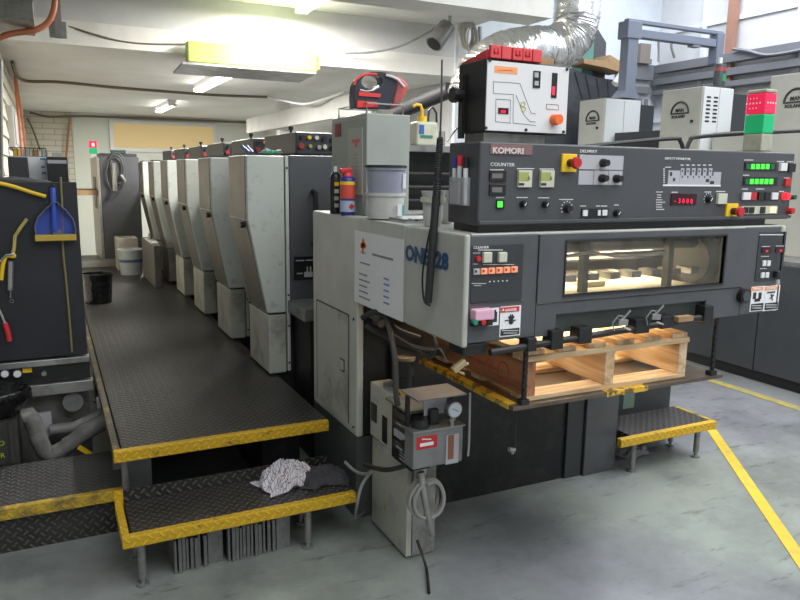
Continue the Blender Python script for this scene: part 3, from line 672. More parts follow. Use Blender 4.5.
for i, (xa, xb) in enumerate(((750.3, 763.6), (764, 778.3))):
    w = fpart('warning_label', (xa, 286.5-i*.8, xb, 311-i*.8), Y0, .003, M['paper'], D, ['orange topped label with gripping pictogram', 'orange topped label with falling figure pictogram'][i])
    fpart('orange_header', (xa+.7, 287.2-i*.8, xb-.7, 290.6-i*.8), Y0-.003, .001, M['salmon'], w)
    fpart('black_footer', (xa+.7, 303.5-i*.8, xb-.7, 310.3-i*.8), Y0-.003, .001, M['ink'], w)
    bars('fine_print', [(xa+1.8, xb-1.8, 305.7-i*.8), (xa+2, xb-2, 308-i*.8)], Y0-.004, M['white_ink'], w, .6)
    bars('header_print', [(xa+3, xb-3, 288.9-i*.8)], Y0-.004, M['paper'], w, 1)
    b = B()
    if i == 0:
        fb(b, 753, 292.5, 756, 299, Y0-.003, .001); fb(b, 758.4, 292.5, 761.4, 299, Y0-.003, .001); fb(b, 754.5, 298.5, 760, 301.6, Y0-.003, .001)
    else:
        fb(b, 767, 291.5, 775, 293, Y0-.003, .001); p = P(771, 297, 1, Y0)
        for a in (.6, 2.2, 3.5, 5.2): b.cyl((p.x, Y0-.0036, p.z), (p.x+.014*math.cos(a), Y0-.0036, p.z+.016*math.sin(a)), .0025, n=6)
        b.cyl((p.x, Y0-.003, p.z+.007), (p.x, Y0-.0045, p.z+.007), .005, n=10)
    done(b, 'pictogram', M['ink'], w)
p = P(741.5, 295.5, 1, Y0)
k = done(B().cyl((p.x, Y0+.002, p.z), (p.x, Y0-.022, p.z), .03, n=28), 'hand_knob', M['black'], D, 'round black knob', smooth=True)
done(B().cyl((p.x, Y0-.021, p.z), (p.x, Y0-.026, p.z), .021, n=24), 'knob_face', mat('dark_knob_face', (.06, .07, .075), .3), k, smooth=True)
# side lettering and paper sheet
text('side_lettering', 'ONE', .078, (XL-.002, 2.39, 1.28), '-X', M['blue_ink'], D, 1.15, 'blue ONE lettering', .0032)
text('side_lettering', '28', .078, (XL-.002, 2.155, 1.28), '-X', M['blue_ink'], D, 1.15, 'blue 28 lettering', .0032)
# rail with blocks under the front
R_ = thing('gripper_rail', 'black round rail with blocks and bright clamps hung along the front bottom edge', 'rail', (1.95, 1.9, 1.0))
ra = P(490, 352.5, 1, 1.96); rb = P(700, 317.5, 1, 1.96)
done(B().cyl(ra, rb, .0125, n=14), 'rod', M['blackdirt'], R_, smooth=True)
for px, w, h in ((530, 9, 14), (555, 12, 20), (583, 13, 17), (640, 14, 15), (665, 12, 13), (706, 9, 18)):
    yy = 352.5+(317.5-352.5)*(px-490)/210; q = FR(px-w/2, yy-h*.6, px+w/2, yy+h*.35, 1.96)
    done(B().box(q[0], q[1], 1.945, 2.0, q[2], q[3]), 'block', M['black'], R_, bev=.003)
q = P(482, 350, 1, 1.97)
done(B().box(q.x-.07, q.x+.03, 1.98, 2.08, q.z-.02, 1.04), 'motor_block', M['black'], R_, bev=.008)
for px, s in ((622, 1), (655, 1)):
    c = P(px, 322-(px-622)*.16, 1, 1.93)
    g = done(B().rbox((c.x, 1.93, c.z), (.045, .02, .022), Matrix.Rotation(.1, 3, 'Y')), 'clamp', M['steel'], R_, bev=.003)
    done(B().cyl((c.x-.012, 1.93, c.z), (c.x+.022, 1.915, c.z+.045), .005, n=8).cyl((c.x+.01, 1.93, c.z-.02), (c.x+.035, 1.92, c.z-.03), .004, n=8), 'lever', M['chrome'], g, smooth=True)
    done(B().tube([(c.x-.03, 1.935, c.z-.03), (c.x-.045, 1.93, c.z), (c.x-.02, 1.93, c.z+.025), (c.x+.01, 1.935, c.z+.02)], .003, 6), 'spring_wire', M['steel'], g, smooth=True)
c = P(686, 319, 1, 1.94)
done(B().box(c.x-.05, c.x+.03, 1.93, 1.96, c.z-.008, c.z+.012), 'wooden_tab', M['card'], R_)

# paper notice on the side cover
N_ = thing('paper_notice', 'large white paper notice with orange logo taped to the cream side cover', 'notice', (XL-.003, 2.63, 1.03))
pa = B().box(XL-.0045, XL-.002, 2.402, 2.885, 1.035, 1.352)
pa = done(pa, 'sheet', M['paper'], N_)
xp = XL-.0055
b = B()
for a in range(3):
    cy_, cz_ = 2.79-(.014 if a == 1 else 0), 1.292+(.012 if a == 1 else (-.010 if a == 2 else 0)); b.rbox((xp, cy_, cz_), (.0012, .05, .02), Matrix.Rotation(.7*a, 3, 'X'))
done(b, 'orange_logo', M['orange_ink'], N_)
b = B(); rnd = random.Random(4)
def pbar(y0, y1, z, h=.006):
    y = y0
    while y > y1:
        w = rnd.uniform(.008, .02); b.box(xp, xp+.001, y-w, y, z, z+h); y -= w+.004
for a_ in ((2.69, 2.50, 1.262, .009), (2.82, 2.73, 1.215), (2.83, 2.74, 1.165), (2.83, 2.72, 1.14), (2.83, 2.75, 1.115), (2.83, 2.74, 1.09), (2.83, 2.71, 1.065), (2.82, 2.76, 1.262, .003)):
    b = B(); pbar(*a_); done(b, 'printed_line', mat('grey_print', (.16, .16, .17), .6), N_)
for z in (1.178, 1.155, 1.13, 1.105, 1.08):
    b = B(); pbar(2.575, 2.53, z, .007); done(b, 'blue_figure', mat('blue_pen', (.1, .2, .5), .5), N_)

# ================================================================ CONSOLE
Yc = 2.0
K = thing('control_console', 'long dark grey control console full of switches on top of the press front', 'control console', (2.05, 2.1, 1.409))
kx0, kx1 = 1.268, 2.826
done(B().box(kx0, kx1, Yc, 2.2, 1.432, 1.706), 'housing', M['grey2'], K, bev=.006)
done(B().box(kx0+.015, kx1-.12, Yc+.02, 2.18, 1.409, 1.432), 'base', M['black'], K)
done(B().box(kx0, kx1, Yc-.012, Yc, 1.436, 1.448), 'bottom_lip', M['grey2'], K, bev=.002)
pl_ = fpart('name_plate', (490, 144.5, 532, 154.5), Yc, .003, mat('brown_plate', (.22, .12, .12), .4), K, 'KOMORI name plate')
p = P(491.5, 153, 1, Yc); text('lettering', 'KOMORI', .026, (p.x, Yc-.0045, p.z), '-Y', mat('silver_letters', (.7, .62, .6), .35, .3), pl_, 1.22, bold=.001)
def lab(s, px, py, sz, sx=1.25): 
    p = P(px, py, 1, Yc); text('lettering', s, sz, (p.x, Yc-.001, p.z), '-Y', M['white_ink'], K, sx)
lab('COUNTER', 490, 166, .0165); lab('DELIVERY', 579.5, 152.5, .0145); lab('SAFETY MONITOR', 664.5, 159.5, .0125, 1.3)
bars('fine_print', [(490, 504, 169.8), (517, 534, 168.6), (539.5, 554, 169), (516.5, 528, 197.5), (538, 549, 197.8), (496, 504, 197.5), (559, 573, 199.5), (579.5, 584, 155), (665, 671, 167.2), (671.5, 677.5, 192.2), (704.5, 711, 192), (716, 725, 191.5), (744, 753, 160), (743, 749, 175.2), (742, 748, 189), (756, 764, 189), (777, 784, 161.5), (787, 793, 161.8), (784, 789, 178), (779, 784, 191.5), (614, 619, 205)], Yc, M['white_ink'], K, .9)
bars('fine_print', [(580, 586, 206), (596, 600, 206), (601, 607, 206)], Yc, M['white_ink'], K, .8)
bars('fine_print', [(656, 663, 192), (657, 661, 195), (657, 661.5, 197.4), (656, 662, 199.8), (656, 665, 202.2), (656, 662, 204.6), (656, 662, 207), (656, 664, 209.4)], Yc, M['white_ink'], K, .8)
for r in ((489, 170.5, 505.5, 181.5), (489, 184.3, 505, 195.5)):
    k = fpart('counter', r, Yc, .006, M['black'], K, bev=.001)
    fpart('counter_window', (r[0]+3, r[1]+3, r[2]-3, r[3]-3.2), Yc-.006, .001, mat('grey_counter', (.16, .15, .15), .3), k)
k = fpart('green_button', (496, 200, 503.5, 209), Yc, .006, M['black'], K)
fpart('lit_cap', (497.3, 201.3, 502, 207.3), Yc-.006, .004, M['green_lamp'], k)
for x in (517, 539.3):
    k = fpart('timer', (x, 170.3, x+13.5, 187.3), Yc, .010, M['beige'], K, 'beige timer with olive screen', bev=.0015)
    fpart('screen', (x+1.7, 172.3, x+11.6, 180.7), Yc-.010, .001, M['lcd'], k)
    p = P(x+4, 179.5, 1, Yc); text('digit', '5', .016, (p.x+.02, Yc-.0122, p.z), '-Y', mat('lcd_dark', (.12, .13, .05), .5), k)
    fpart('keys', (x+1.7, 183, x+7, 185.5), Yc-.010, .001, M['ink'], k)
for x, y in ((522.5, 204), (544.5, 204.3)): knob(x, y, .011, Yc, K, 'selector_knob')
estop(561, 154, 575.5, 172, 0, 0, Yc, K)
for r in ((579, 155.3, 623, 169.6), (578.3, 170.6, 593, 184.6), (593.6, 170.6, 607.8, 184.8), (608.4, 170.8, 621.8, 185)): fpart('pale_panel', r, Yc, .002, M['grey_ink'], K)
for x, y in ((602.3, 163), (601.3, 178.3), (615.7, 178.7)): knob(x, y, .013, Yc-.002, K, 'black_knob', pointer=False, t=.03)
knob(567, 208.7, .014, Yc, K, 'speed_dial', pointer=False)
b = B(); p = P(566.7, 208.3, 1, Yc)
for i in range(9):
    a = math.radians(-30+i*30); b.box(p.x+.024*math.cos(a)-.002, p.x+.024*math.cos(a)+.002, Yc-.001, Yc+.001, p.z+.024*math.sin(a)-.002, p.z+.024*math.sin(a)+.002)
done(b, 'dial_ticks', M['white_ink'], K)
k = fpart('button_strip', (581, 208.5, 607.5, 217.5), Yc, .004, M['black'], K)
for r in ((582.5, 210, 587, 216), (597.5, 210, 600, 215.5), (602, 209.8, 606.6, 215.5)): fpart('white_key', r, Yc-.004, .004, M['white'], k)
knob(616, 213, .012, Yc, K, 'selector_knob')
# safety monitor graphic
k = fpart('monitor_graphic', (668, 170.5, 679.5, 185), Yc, .001, M['grey_ink'], K, 'pale machine diagram')
b = B(); fb(b, 679.5, 175.5, 713, 185, Yc, .001); fb(b, 713, 172, 720.6, 185, Yc, .001)
for i in range(6): fb(b, 680.6+i*5.6, 168.2, 684+i*5.6, 175.6, Yc, .001)
done(b, 'diagram_blocks', M['grey_ink'], k)
done(fb(B(), 662.8, 184.6, 720.5, 186.3, Yc, .0014), 'base_line', M['white_ink'], k)
b = B()
for i in range(6):
    fb(b, 681.8+i*5.6, 170, 682.9+i*5.6, 172, Yc-.001, .001); fb(b, 681.8+i*5.6, 176, 682.6+i*5.6, 178, Yc-.001, .001)
for r in ((706, 179, 709, 182), (710, 181, 714, 184), (670, 172, 672, 176), (673, 178, 675, 181)): fb(b, *r, Yc-.001, .001)
done(b, 'diagram_marks', M['ink'], k)
b = B()
for i in range(7): fb(b, 663.3, 168.5+i*2.2, 664.6, 169.6+i*2.2, Yc, .001)
for i in range(6): fb(b, 680.6+i*5.6, 164.6, 683.4+i*5.6, 165.6, Yc, .001)
done(b, 'scale_marks', M['white_ink'], k)
k = fpart('speed_display', (670.5, 193.8, 696, 205), Yc, .003, M['led_back'], K, 'red lit four digit display')

for i_, ch_ in enumerate('-3000'):
    p = P(673.2+i_*4.0, 202.8+i_*.15, 1, Yc); text('digit', ch_, .0255, (p.x, Yc-.0045, p.z), '-Y', M['led'], k, 1.0)
b = B(); p = P(708, 199, 1, Yc)
for i in range(9):
    a = math.radians(-30+i*30); b.box(p.x+.022*math.cos(a)-.0018, p.x+.022*math.cos(a)+.0018, Yc-.001, Yc+.001, p.z+.022*math.sin(a)-.0018, p.z+.022*math.sin(a)+.0018)
done(b, 'dial_ticks', M['white_ink'], K)
knob(708, 199.3, .013, Yc, K, 'selector_knob')
fpart('square_button', (716, 193.5, 725, 204), Yc, .012, M['beige'], K, bev=.002)
estop(725, 203.5, 736.5, 218.7, 0, 0, Yc, K)
for (x0, y0, x1_, y1, off) in ((744, 162.3, 776, 170.6, (5,)), (742.8, 177.2, 777, 185.6, ())):
    k = fpart('lamp_row', (x0, y0, x1_, y1), Yc, .003, M['black'], K, 'row of green indicator lamps')
    for i in range(6):
        s = x0+2+i*4.9
        if s+3.6 > x1_: continue
        fpart('lamp', (s, y0+1.7, s+3.3, y1-1.5), Yc-.003, .003, M['green_dim'] if (i in (0,) or i in off) else M['green_lamp'], k)
fpart('white_button', (778.6, 163, 785, 171), Yc, .012, M['white'], K, bev=.002); fpart('black_button', (786.5, 163.5, 793.5, 172), Yc, .012, M['black'], K, bev=.002)
fpart('red_button', (783.7, 178.3, 789.3, 186), Yc, .010, M['red'], K, bev=.002)
k = fpart('button_strip', (741.5, 191.8, 778, 200.5), Yc, .004, M['black'], K)
for r, m_ in (((742, 192.3, 749.7, 199.8), M['white']), ((750.2, 192.5, 755.5, 200), M['red']), ((757.5, 192.5, 763, 199.5), M['black']), ((764, 192.5, 769, 199.5), M['black']), ((771, 192.5, 777, 199.5), M['white'])): fpart('key', r, Yc-.004, .007, m_, k, bev=.001)
k = fpart('button_strip', (741, 206, 776.5, 213.8), Yc, .004, M['beige'], K)
for r, m_ in (((743.5, 207, 747.5, 213), M['black']), ((749, 207, 753.5, 213), M['black']), ((760, 206.8, 764.5, 213), M['black']), ((770, 207, 775, 212.8), mat('lit_warm_key', (.8, .7, .4), .4, emit=(1, .8, .4), es=.8))): fpart('key', r, Yc-.004, .005, m_, k)
for x, y, m_, r in ((784.2, 196.2, M['red_lamp'], .017), (791, 197, M['green_dim'], .012), (788.6, 210.6, M['red'], .016)):
    p = P(x, y, 1, Yc); done(B().cyl((p.x, Yc, p.z), (p.x, Yc-.022, p.z), r, r*.8), 'pilot_lamp', m_, K, smooth=True)
# grab rails behind the console
for nm, pts in (('left', [P(560, 150, 1, 2.22), P(610, 144, 1, 2.22), P(673, 138.5, 1, 2.22), P(680, 141, 1, 2.22), P(683.5, 151, 1, 2.22)]), ('right', [P(686, 151, 1, 2.22), P(690, 141, 1, 2.22), P(697, 137, 1, 2.22), P(745, 133.5, 1, 2.22), P(830, 129.5, 1, 2.22)])):
    cable('grab_rail', [Vector((q.x, q.y, q.z)) for q in pts], .009, M['rubber'], 'dark bent tube rail behind the console, the %s one of the two' % nm, 'rail')

# signal tower
ty = 2.09; q = P(761, 146, 1, ty); q2 = P(772, 146, 1, ty); sd_ = P(742, 146, 0, q.x).y
def zt(py): return P(761, py, 1, ty).z
T = thing('signal_tower', 'square signal lamp with red over green lenses on the console', 'signal lamp', ((q.x+q2.x)/2, (ty+sd_)/2, 1.706))
lens_r = mat('red_lens', (.8, .02, .08), .25, emit=(1, .02, .1), es=.35); lens_g = mat('green_lens', (.01, .42, .16), .25, emit=(.0, .6, .2), es=.12); lens_c = mat('yellowed_clear_lens', (.42, .42, .33), .3, 0, (.25, .27, .2), 30, .6)
for nm, a, c, m_ in (('clear_lens', 151, 133.5, lens_c), ('green_lens', 133, 113.5, lens_g), ('red_lens', 113, 92, lens_r), ('cap', 91.5, 88, lens_c)):
    o = done(B().box(q.x, q2.x, ty, sd_, max(zt(a), 1.7065), zt(c)), nm, m_, T, bev=.004)
    if nm == 'red_lens':
        b = B()
        for k in range(5): b.cyl((q.x-.0015, ty+.025+.016*k, zt(102)), (q.x+.002, ty+.025+.016*k, zt(102)), .004, n=8)
        for k in range(4): b.cyl((q.x+.015+.016*k, ty-.0015, zt(102)), (q.x+.015+.016*k, ty+.002, zt(102)), .004, n=8)
        for k in (1, 2, 3): b.cyl((q.x-.0015, ty+.025+.016*k, zt(107)), (q.x+.002, ty+.025+.016*k, zt(107)), .003, n=8).cyl((q.x-.0015, ty+.025+.016*k, zt(97)), (q.x+.002, ty+.025+.016*k, zt(97)), .003, n=8)
        done(b, 'bright_beads', mat('pale_beads', (.9, .7, .75), .3), o)

# dryer control box
Yd = 2.02
Q = thing('dryer_controller', 'black box with white front panel and red display on top of the console', 'control box', (1.46, 2.1, 1.707))
bx = FR(485, 58, 569, 137, Yd); dz0, dz1 = 1.738, 1.968; dx0, dx1 = 1.292, 1.632
done(B().box(dx0, dx1, Yd, 2.19, dz0, dz1), 'housing', M['black'], Q, bev=.004)
done(B().box(dx0+.02, dx0+.27, Yd+.03, 2.17, 1.7065, dz0-.001), 'mounting_foot', M['steel2'], Q).name
fpn = done(B().box(dx0+.004, dx1-.006, Yd-.004, Yd, dz0+.004, dz1-.006), 'front_panel', M['white'], Q, bev=.001)
for x, y in ((489, 60.5), (566, 69.5), (485, 128), (525, 130), (562.5, 132)):
    p = P(x, y, 1, Yd); done(B().cyl((p.x, Yd-.004, p.z), (p.x, Yd-.008, p.z), .005), 'screw', M['black'], fpn)
w = fpart('orange_label', (494.5, 66.6, 517.3, 73.5), Yd-.004, .001, M['salmon'], fpn)
bars('label_print', [(498, 513, 70.2)], Yd-.005, M['orange_ink'], w, 1)
w = fpart('counter_window', (533, 71, 540, 88), Yd-.004, .003, M['black'], fpn)
for r in ((534.5, 72.5, 538.5, 77.5), (534.5, 81, 538.5, 85.5)): fpart('digit_wheel', r, Yd-.007, .001, M['grey_ink'], w)
w = fpart('level_meter', (551.5, 73, 556.8, 98), Yd-.004, .002, M['black'], fpn)
fpart('red_bar', (552.2, 86.5, 554.8, 95), Yd-.006, .001, M['led'], w)
w = fpart('temperature_display', (498, 108, 508.3, 114), Yd-.004, .002, M['led_back'], fpn)
p = P(499.5, 113.1, 1, Yd); text('digits', '000', .014, (p.x, Yd-.0065, p.z), '-Y', M['led'], w, .95)
# printed flow lines
def pline(pts, name='flow_line'):
    b = B()
    for (xa, ya), (xb, yb) in zip(pts, pts[1:]):
        A = P(xa, ya, 1, Yd-.0045); C = P(xb, yb, 1, Yd-.0045); b.cyl(A, C, .0007, n=5)
    return done(b, name, M['ink'], fpn)
pline([(493.5, 93.5), (493.5, 81.5), (520, 83.5), (531, 113), (536, 114)])
pline([(493.5, 93.5), (513.5, 94.5), (513, 123), (536, 125.5)])
pline([(496, 99), (510.5, 100), (510, 123), (495.5, 121.5), (496, 99)])
pline([(516, 95), (524, 115), (530, 121.5), (536, 122)])
pline([(546.5, 104), (558.5, 105), (558.3, 110), (546.3, 109), (546.5, 104)])
p = P(522, 107, 1, Yd)
done(B().torus((p.x, Yd-.005, p.z+.009), .008, .0014, 'Y', 14, 5).torus((p.x+.003, Yd-.005, p.z-.007), .008, .0014, 'Y', 14, 5), 'coil_symbol', mat('olive_ink', (.5, .5, .1), .5), fpn)
p = P(553, 120, 1, Yd)
done(B().cyl((p.x, Yd-.003, p.z), (p.x, Yd-.035, p.z), .019, .017, n=20), 'orange_knob', mat('orange_plastic', (.85, .16, .03), .4), fpn, smooth=True)
kb = P(461, 96, 0, dx0)
done(B().box(dx0-.012, dx0, 2.14, 2.165, 1.72, 1.93), 'side_bracket', M['black'], Q)
done(B().cyl((dx0-.03, 2.155, kb.z), (dx0-.008, 2.155, kb.z), .022).cyl((dx0-.045, 2.155, kb.z), (dx0-.028, 2.155, kb.z), .026, n=8), 'star_knob', M['black'], Q, smooth=True)
# red tray with blocks on it
t = thing('red_block_tray', 'sloping red plastic tray with a row of red blocks on the black control box', 'tray', (1.4, 2.1, dz1))
done(B().prism([(2.03, dz1+.001), (2.19, dz1+.001), (2.19, dz1+.006), (2.03, dz1+.03)], 0, 1.30, 1.50), 'tray', M['red2'], t, bev=.002)
for i, (xa, xb) in enumerate(((489, 499), (500, 509.5), (511, 520.5), (521, 530), (531, 540))):
    q = FR(xa, 45, xb, 57.5, 2.025); k = done(B().box(q[0], q[1], 2.012, 2.028, dz1+.002, dz1+.042), 'block', mat('coral_red', (.68, .07, .08), .45), t, bev=.002)
    if i in (0, 2, 3):
        c = (q[0]+q[1])/2; b = B().box(c-.009, c+.009, 2.010, 2.012, dz1+.015, dz1+.019).box(c-.009, c-.005, 2.010, 2.012, dz1+.015, dz1+.032).box(c+.005, c+.009, 2.010, 2.012, dz1+.015, dz1+.032)
        done(b, 'raised_mark', M['red'], k)
done(B().box(1.515, 1.57, 2.03, 2.06, dz1+.001, dz1+.022), 'small_carton', M['card'], None, 'small tan carton beside the red blocks on the black control box', 'carton')
# pens in clear holder on the console end
t = thing('pen_holder', 'clear holder on the left end of the console', 'pen holder', (kx0-.01, 2.1, 1.49))
def sidepx(px, py, X=kx0): return P(px, py, 0, X)
h0 = sidepx(454, 201); h1 = sidepx(471, 178)
done(B().box(kx0-.022, kx0-.0005, h1.y, h0.y, 1.495, 1.59), 'clear_pocket', mat('clear_plastic', (.55, .57, .6), .2, alpha=.45), t, bev=.003)
done(B().box(kx0-.024, kx0-.022, h1.y+.035, h0.y-.01, 1.50, 1.57), 'label_sheet', M['grey_ink'], t)
for px, m_, zt_, lb in ((457.5, mat('blue_cap', (.03, .05, .25), .4), 1.655, 'blue capped'), (462.5, M['red2'], 1.662, 'red capped'), (468.5, M['black'], 1.655, 'black capped')):
    y = sidepx(px, 180).y
    pn = thing('marker_pen', lb+' marker pen standing in the clear holder', 'pen', (kx0-.012, y, 1.50), 'pens in the clear holder')
    done(B().cyl((kx0-.012, y, 1.50), (kx0-.012, y, zt_-.035), .0085), 'barrel', M['white'], pn, smooth=True)
    done(B().cyl((kx0-.012, y, zt_-.035), (kx0-.012, y, zt_), .0092), 'cap', m_, pn, smooth=True)

# ================================================================ PALLET AND LIFT PLATE
px0, px1, py0, py1 = 1.445, 2.515, 2.0, 2.72; pz = .782
LP = thing('lift_plate', 'steel lift plate with yellow painted edges hung on chains under the pallet', 'platform', (2, 2.3, pz-.015))
done(B().box(px0, px1, py0, py1, pz-.016, pz), 'plate', mat('oily_brown_steel', (.14, .11, .085), .4, .4, (.05, .04, .03), 6, .8), LP, bev=.002)
yw = mat('worn_yellow_paint', (.68, .44, .03), .5, 0, (.08, .06, .04), 22, .9, lo=.5, hi=.56)
done(B().box(px0-.003, px0+.035, py0+.03, py1, pz-.018, pz+.0015), 'yellow_edge', yw, LP)
xa = P(607, 392, 1, py0).x; xb = P(648, 386, 1, py0).x
done(B().box(xa, xb, py0-.003, py0+.045, pz-.018, pz+.0015), 'yellow_patch', yw, LP)
for cx_ in (px0+.052, px1-.055):
    b = B(); z = pz; top = 1.036; k = 0
    while z < top:
        w = .009 if k % 2 else .006
        b.box(cx_-w, cx_+w, py0+.012-(.004 if k % 2 else .007), py0+.012+(.004 if k % 2 else .007), z, min(z+.0135, top)); z += .0125; k += 1
    done(b, 'chain', M['blackdirt'], LP)
    done(B().box(cx_-.018, cx_+.018, py0+.0, py0+.03, pz, pz+.02), 'chain_anchor', M['blackdirt'], LP, bev=.002)
PA = thing('wooden_pallet', 'pale pine pallet standing on the lift plate under the press front', 'pallet', (1.92, 2.35, pz))
ax0, ax1, ay0, ay1 = 1.515, 2.325, 2.03, 2.70
for y in (ay0, ay0+.285, ay1-.09): done(B().box(ax0, ax1, y, y+.09, pz+.001, pz+.019), 'bottom_board', M['pallet'], PA, bev=.002)
for x in (ax0, (ax0+ax1)/2-.03, ax1-.045):
    done(B().box(x, x+.045, ay0, ay1, pz+.0195, pz+.150), 'stringer', M['palletred'] if x == ax0 else M['palletY'], PA, bev=.003)
for y in (ay0-.004, ay0+.285, ay1-.09): done(B().box(ax0-.005, ax1+.005, y, y+.085, pz+.1505, pz+.172), 'cross_board', M['pallet'], PA, bev=.002)
for i in range(6):
    x = ax0+i*(ax1-ax0-.085)/5; done(B().box(x, x+.085, ay0+.005, ay1, pz+.1725, pz+.191), 'top_slat', M['palletY'], PA, bev=.002)
b = B()
for y, z, r in ((2.17, pz+.08, .036), (2.27, pz+.085, .02), (2.36, pz+.08, .02)): b.torus((ax0-.0005, y, z), r, .003, 'X', 20, 4)
done(b, 'red_stencil', mat('red_stencil_paint', (.5, .06, .03), .6), PA, 'red ring marks')
# hanging rods & cord under the plate
cable('hanging_rod', [P(470, 393, 1, 2.15), P(469, 440, 1, 2.15), P(468, 456, 1, 2.15)], .0045, M['galv'], 'thin straight rod hanging from the lift plate right of the gauge', 'rod')
q = P(468, 457, 1, 2.15); cable('dangling_wire', [P(516, 411, 1, 2.1), P(515, 430, 1, 2.1), P(515, 448, 1, 2.1)], .003, M['rubber'], 'thin dark cord with a metal end hanging under the plate corner', 'cord')
q = P(512, 449, 1, 2.1); done(B().cyl((q.x-.014, 2.1, q.z), (q.x+.012, 2.1, q.z-.006), .009).cyl((q.x, 2.1, q.z-.004), (q.x+.004, 2.1, q.z-.02), .006), 'wire_fitting', M['steel2'], None, 'small metal fitting at the end of the hanging cord', 'fitting', smooth=True)
c = P(459, 366, 1, 1.99); t = thing('hose_clip', 'brass coloured clip at the left yellow edge of the lift plate', 'clip', c)
done(B().rbox(c, (.055, .02, .022), Matrix.Rotation(-.6, 3, 'Y')), 'body', mat('brass', (.5, .4, .22), .35, .7), t, bev=.003)
done(B().cyl(c+Vector((.01, 0, .0)), c+Vector((.035, 0, .005)), .006).cyl(c+Vector((.0, 0, -.02)), c+Vector((.02, 0, -.03)), .004), 'screw', MATS['brass'], t, smooth=True)
cable('white_wire', [P(395, 335, 1, 2.3), P(415, 347, 1, 2.15), P(432, 350, 1, 2.05), P(440, 349, 1, 2.0), P(447, 362, 1, 1.99)], .003, M['galvd0'], 'pale wire looping from under the cover to the brass clip', 'wire')

# ================================================================ LUBRICATOR GROUP
H = thing('cable_cabinet', 'narrow scuffed cream floor cabinet under the oil pump', 'cabinet', (1.32, 2.59, 0))
done(B().box(1.25, 1.275, 2.445, 2.80, .012, .42), 'side_panel', M['creamdirty'], H, 'scuffed cream side', bev=.003)
done(B().box(1.276, 1.39, 2.45, 2.79, .006, .42), 'body', mat('stained_grey', (.3, .3, .28), .5, 0, (.1, .08, .05), 9, .8), H, bev=.003)
p = P(385, 507, 0, 1.248); done(B().prism([(p.y-.016, p.z-.014), (p.y+.016, p.z-.014), (p.y, p.z+.02)], 0, 1.2475, 1.2498), 'warning_sticker', mat('worn_yellow_sticker', (.42, .36, .16), .6), H)
done(B().box(1.278, 1.34, 2.444, 2.449, .02, .41), 'front_strip', M['steel'], H)
cable('floor_rod', [P(417, 540, 1, 2.40), P(426, 567, 2, .02), P(429, 593, 2, .008)], .006, M['blackdirt'], 'thin dark rod leaning from the cream cabinet down to the floor', 'rod')
t = thing('valve_control_box', 'cream electrical box with black valve block left of the oil pump', 'control box', (1.28, 2.7, .4))
done(B().box(1.25, 1.35, 2.555, 2.825, .425, .675), 'enclosure', M['creamdirty'], t, 'cream box', bev=.004)
q0 = P(371, 420, 0, 1.25); q1 = P(378, 455, 0, 1.25)
done(B().box(1.2465, 1.25, 2.75, 2.81, .50, .585), 'socket_panel', M['black'], t, bev=.002)
done(B().box(1.2465, 1.25, 2.64, 2.69, .44, .56), 'socket_panel', M['black'], t, bev=.002)
vb = done(B().box(1.228, 1.32, 2.375, 2.553, .425, .665), 'valve_block', M['black'], t, bev=.004)
done(B().prism([(2.36, .672), (2.57, .672), (2.57, .682), (2.36, .682)], 0, 1.205, 1.325), 'block_lid', M['steel2'], vb)
for z in (.625, .585, .54, .49): done(B().box(1.212, 1.228, 2.40, 2.50, z, z+.03), 'solenoid', M['galvd0'] if z != .54 else M['grey_ink'], vb, bev=.002)
bars_ = B()
for z in (.475, .46, .445): bars_.box(1.2255, 1.228, 2.41, 2.47, z, z+.006)
for z in (.60, .555, .50): bars_.box(1.2095, 1.212, 2.42, 2.47, z, z+.006)
done(bars_, 'terminal_marks', M['grey_ink'], vb)
done(B().cyl((1.28, 2.42, .36), (1.28, 2.42, .424), .014).cyl((1.28, 2.42, .34), (1.28, 2.42, .36), .02), 'pipe_fitting', M['steel2'], vb, smooth=True)
t = thing('oil_filter', 'dark round filter pot with tan cap behind the oil pump', 'filter', (1.40, 2.62, .68))
c = P(405, 385, 1, 2.62)
done(B().lathe((c.x, 2.62, .66), [(.05, 0), (.05, .02), (.032, .03), (.032, .09), (.042, .095), (.042, .16)], 20), 'body', M['black'], t, smooth=True)
done(B().cyl((c.x, 2.62, .82), (c.x, 2.62, .832), .044, n=20), 'cap', mat('dusty_tan', (.2, .15, .1), .8), t, smooth=True)
done(B().cyl((1.31, 2.70, .676), (1.31, 2.70, .69), .05, n=20), 'steel_disc', M['steel2'], None, 'flat grey round lid lying on the cream electrical box', 'lid', smooth=True)
done(B().box(1.285, 1.325, 2.575, 2.62, .676, .694), 'yellow_stopper', M['yellow'], None, 'small yellow cap lying on the cream electrical box', 'cap', bev=.004)
cable('drop_hose', [P(386, 316, 1, 2.6), P(391, 335, 1, 2.5), P(395, 360, 1, 2.44), P(396, 392, 1, 2.42), P(398, 405, 1, 2.42)], .012, mat('grey_hose', (.05, .05, .05), .6), 'grey hose dropping from under the cream cover to the valve block', 'hose')
Yt = 2.25
t = thing('oil_pump', 'grey oil pump tank with red label, pressure gauge and flat steel roof', 'oil pump', (1.32, 2.32, .5))
a = P(413.5, 434, 1, Yt); bq = P(462, 466, 1, Yt); tz1, tz0 = a.z, P(414, 470, 1, Yt).z; tx0, tx1 = a.x, bq.x
ty1 = Yt+.075
done(B().box(tx0, tx1, Yt, ty1, tz0, tz1), 'tank', mat('tank_grey', (.22, .23, .23), .4, .3, (.1, .1, .1), 7, .6), t, bev=.004)
done(B().box(tx0-.006, tx1+.006, Yt-.006, ty1+.006, tz1, tz1+.008), 'tank_lid', M['steel2'], t, bev=.002)
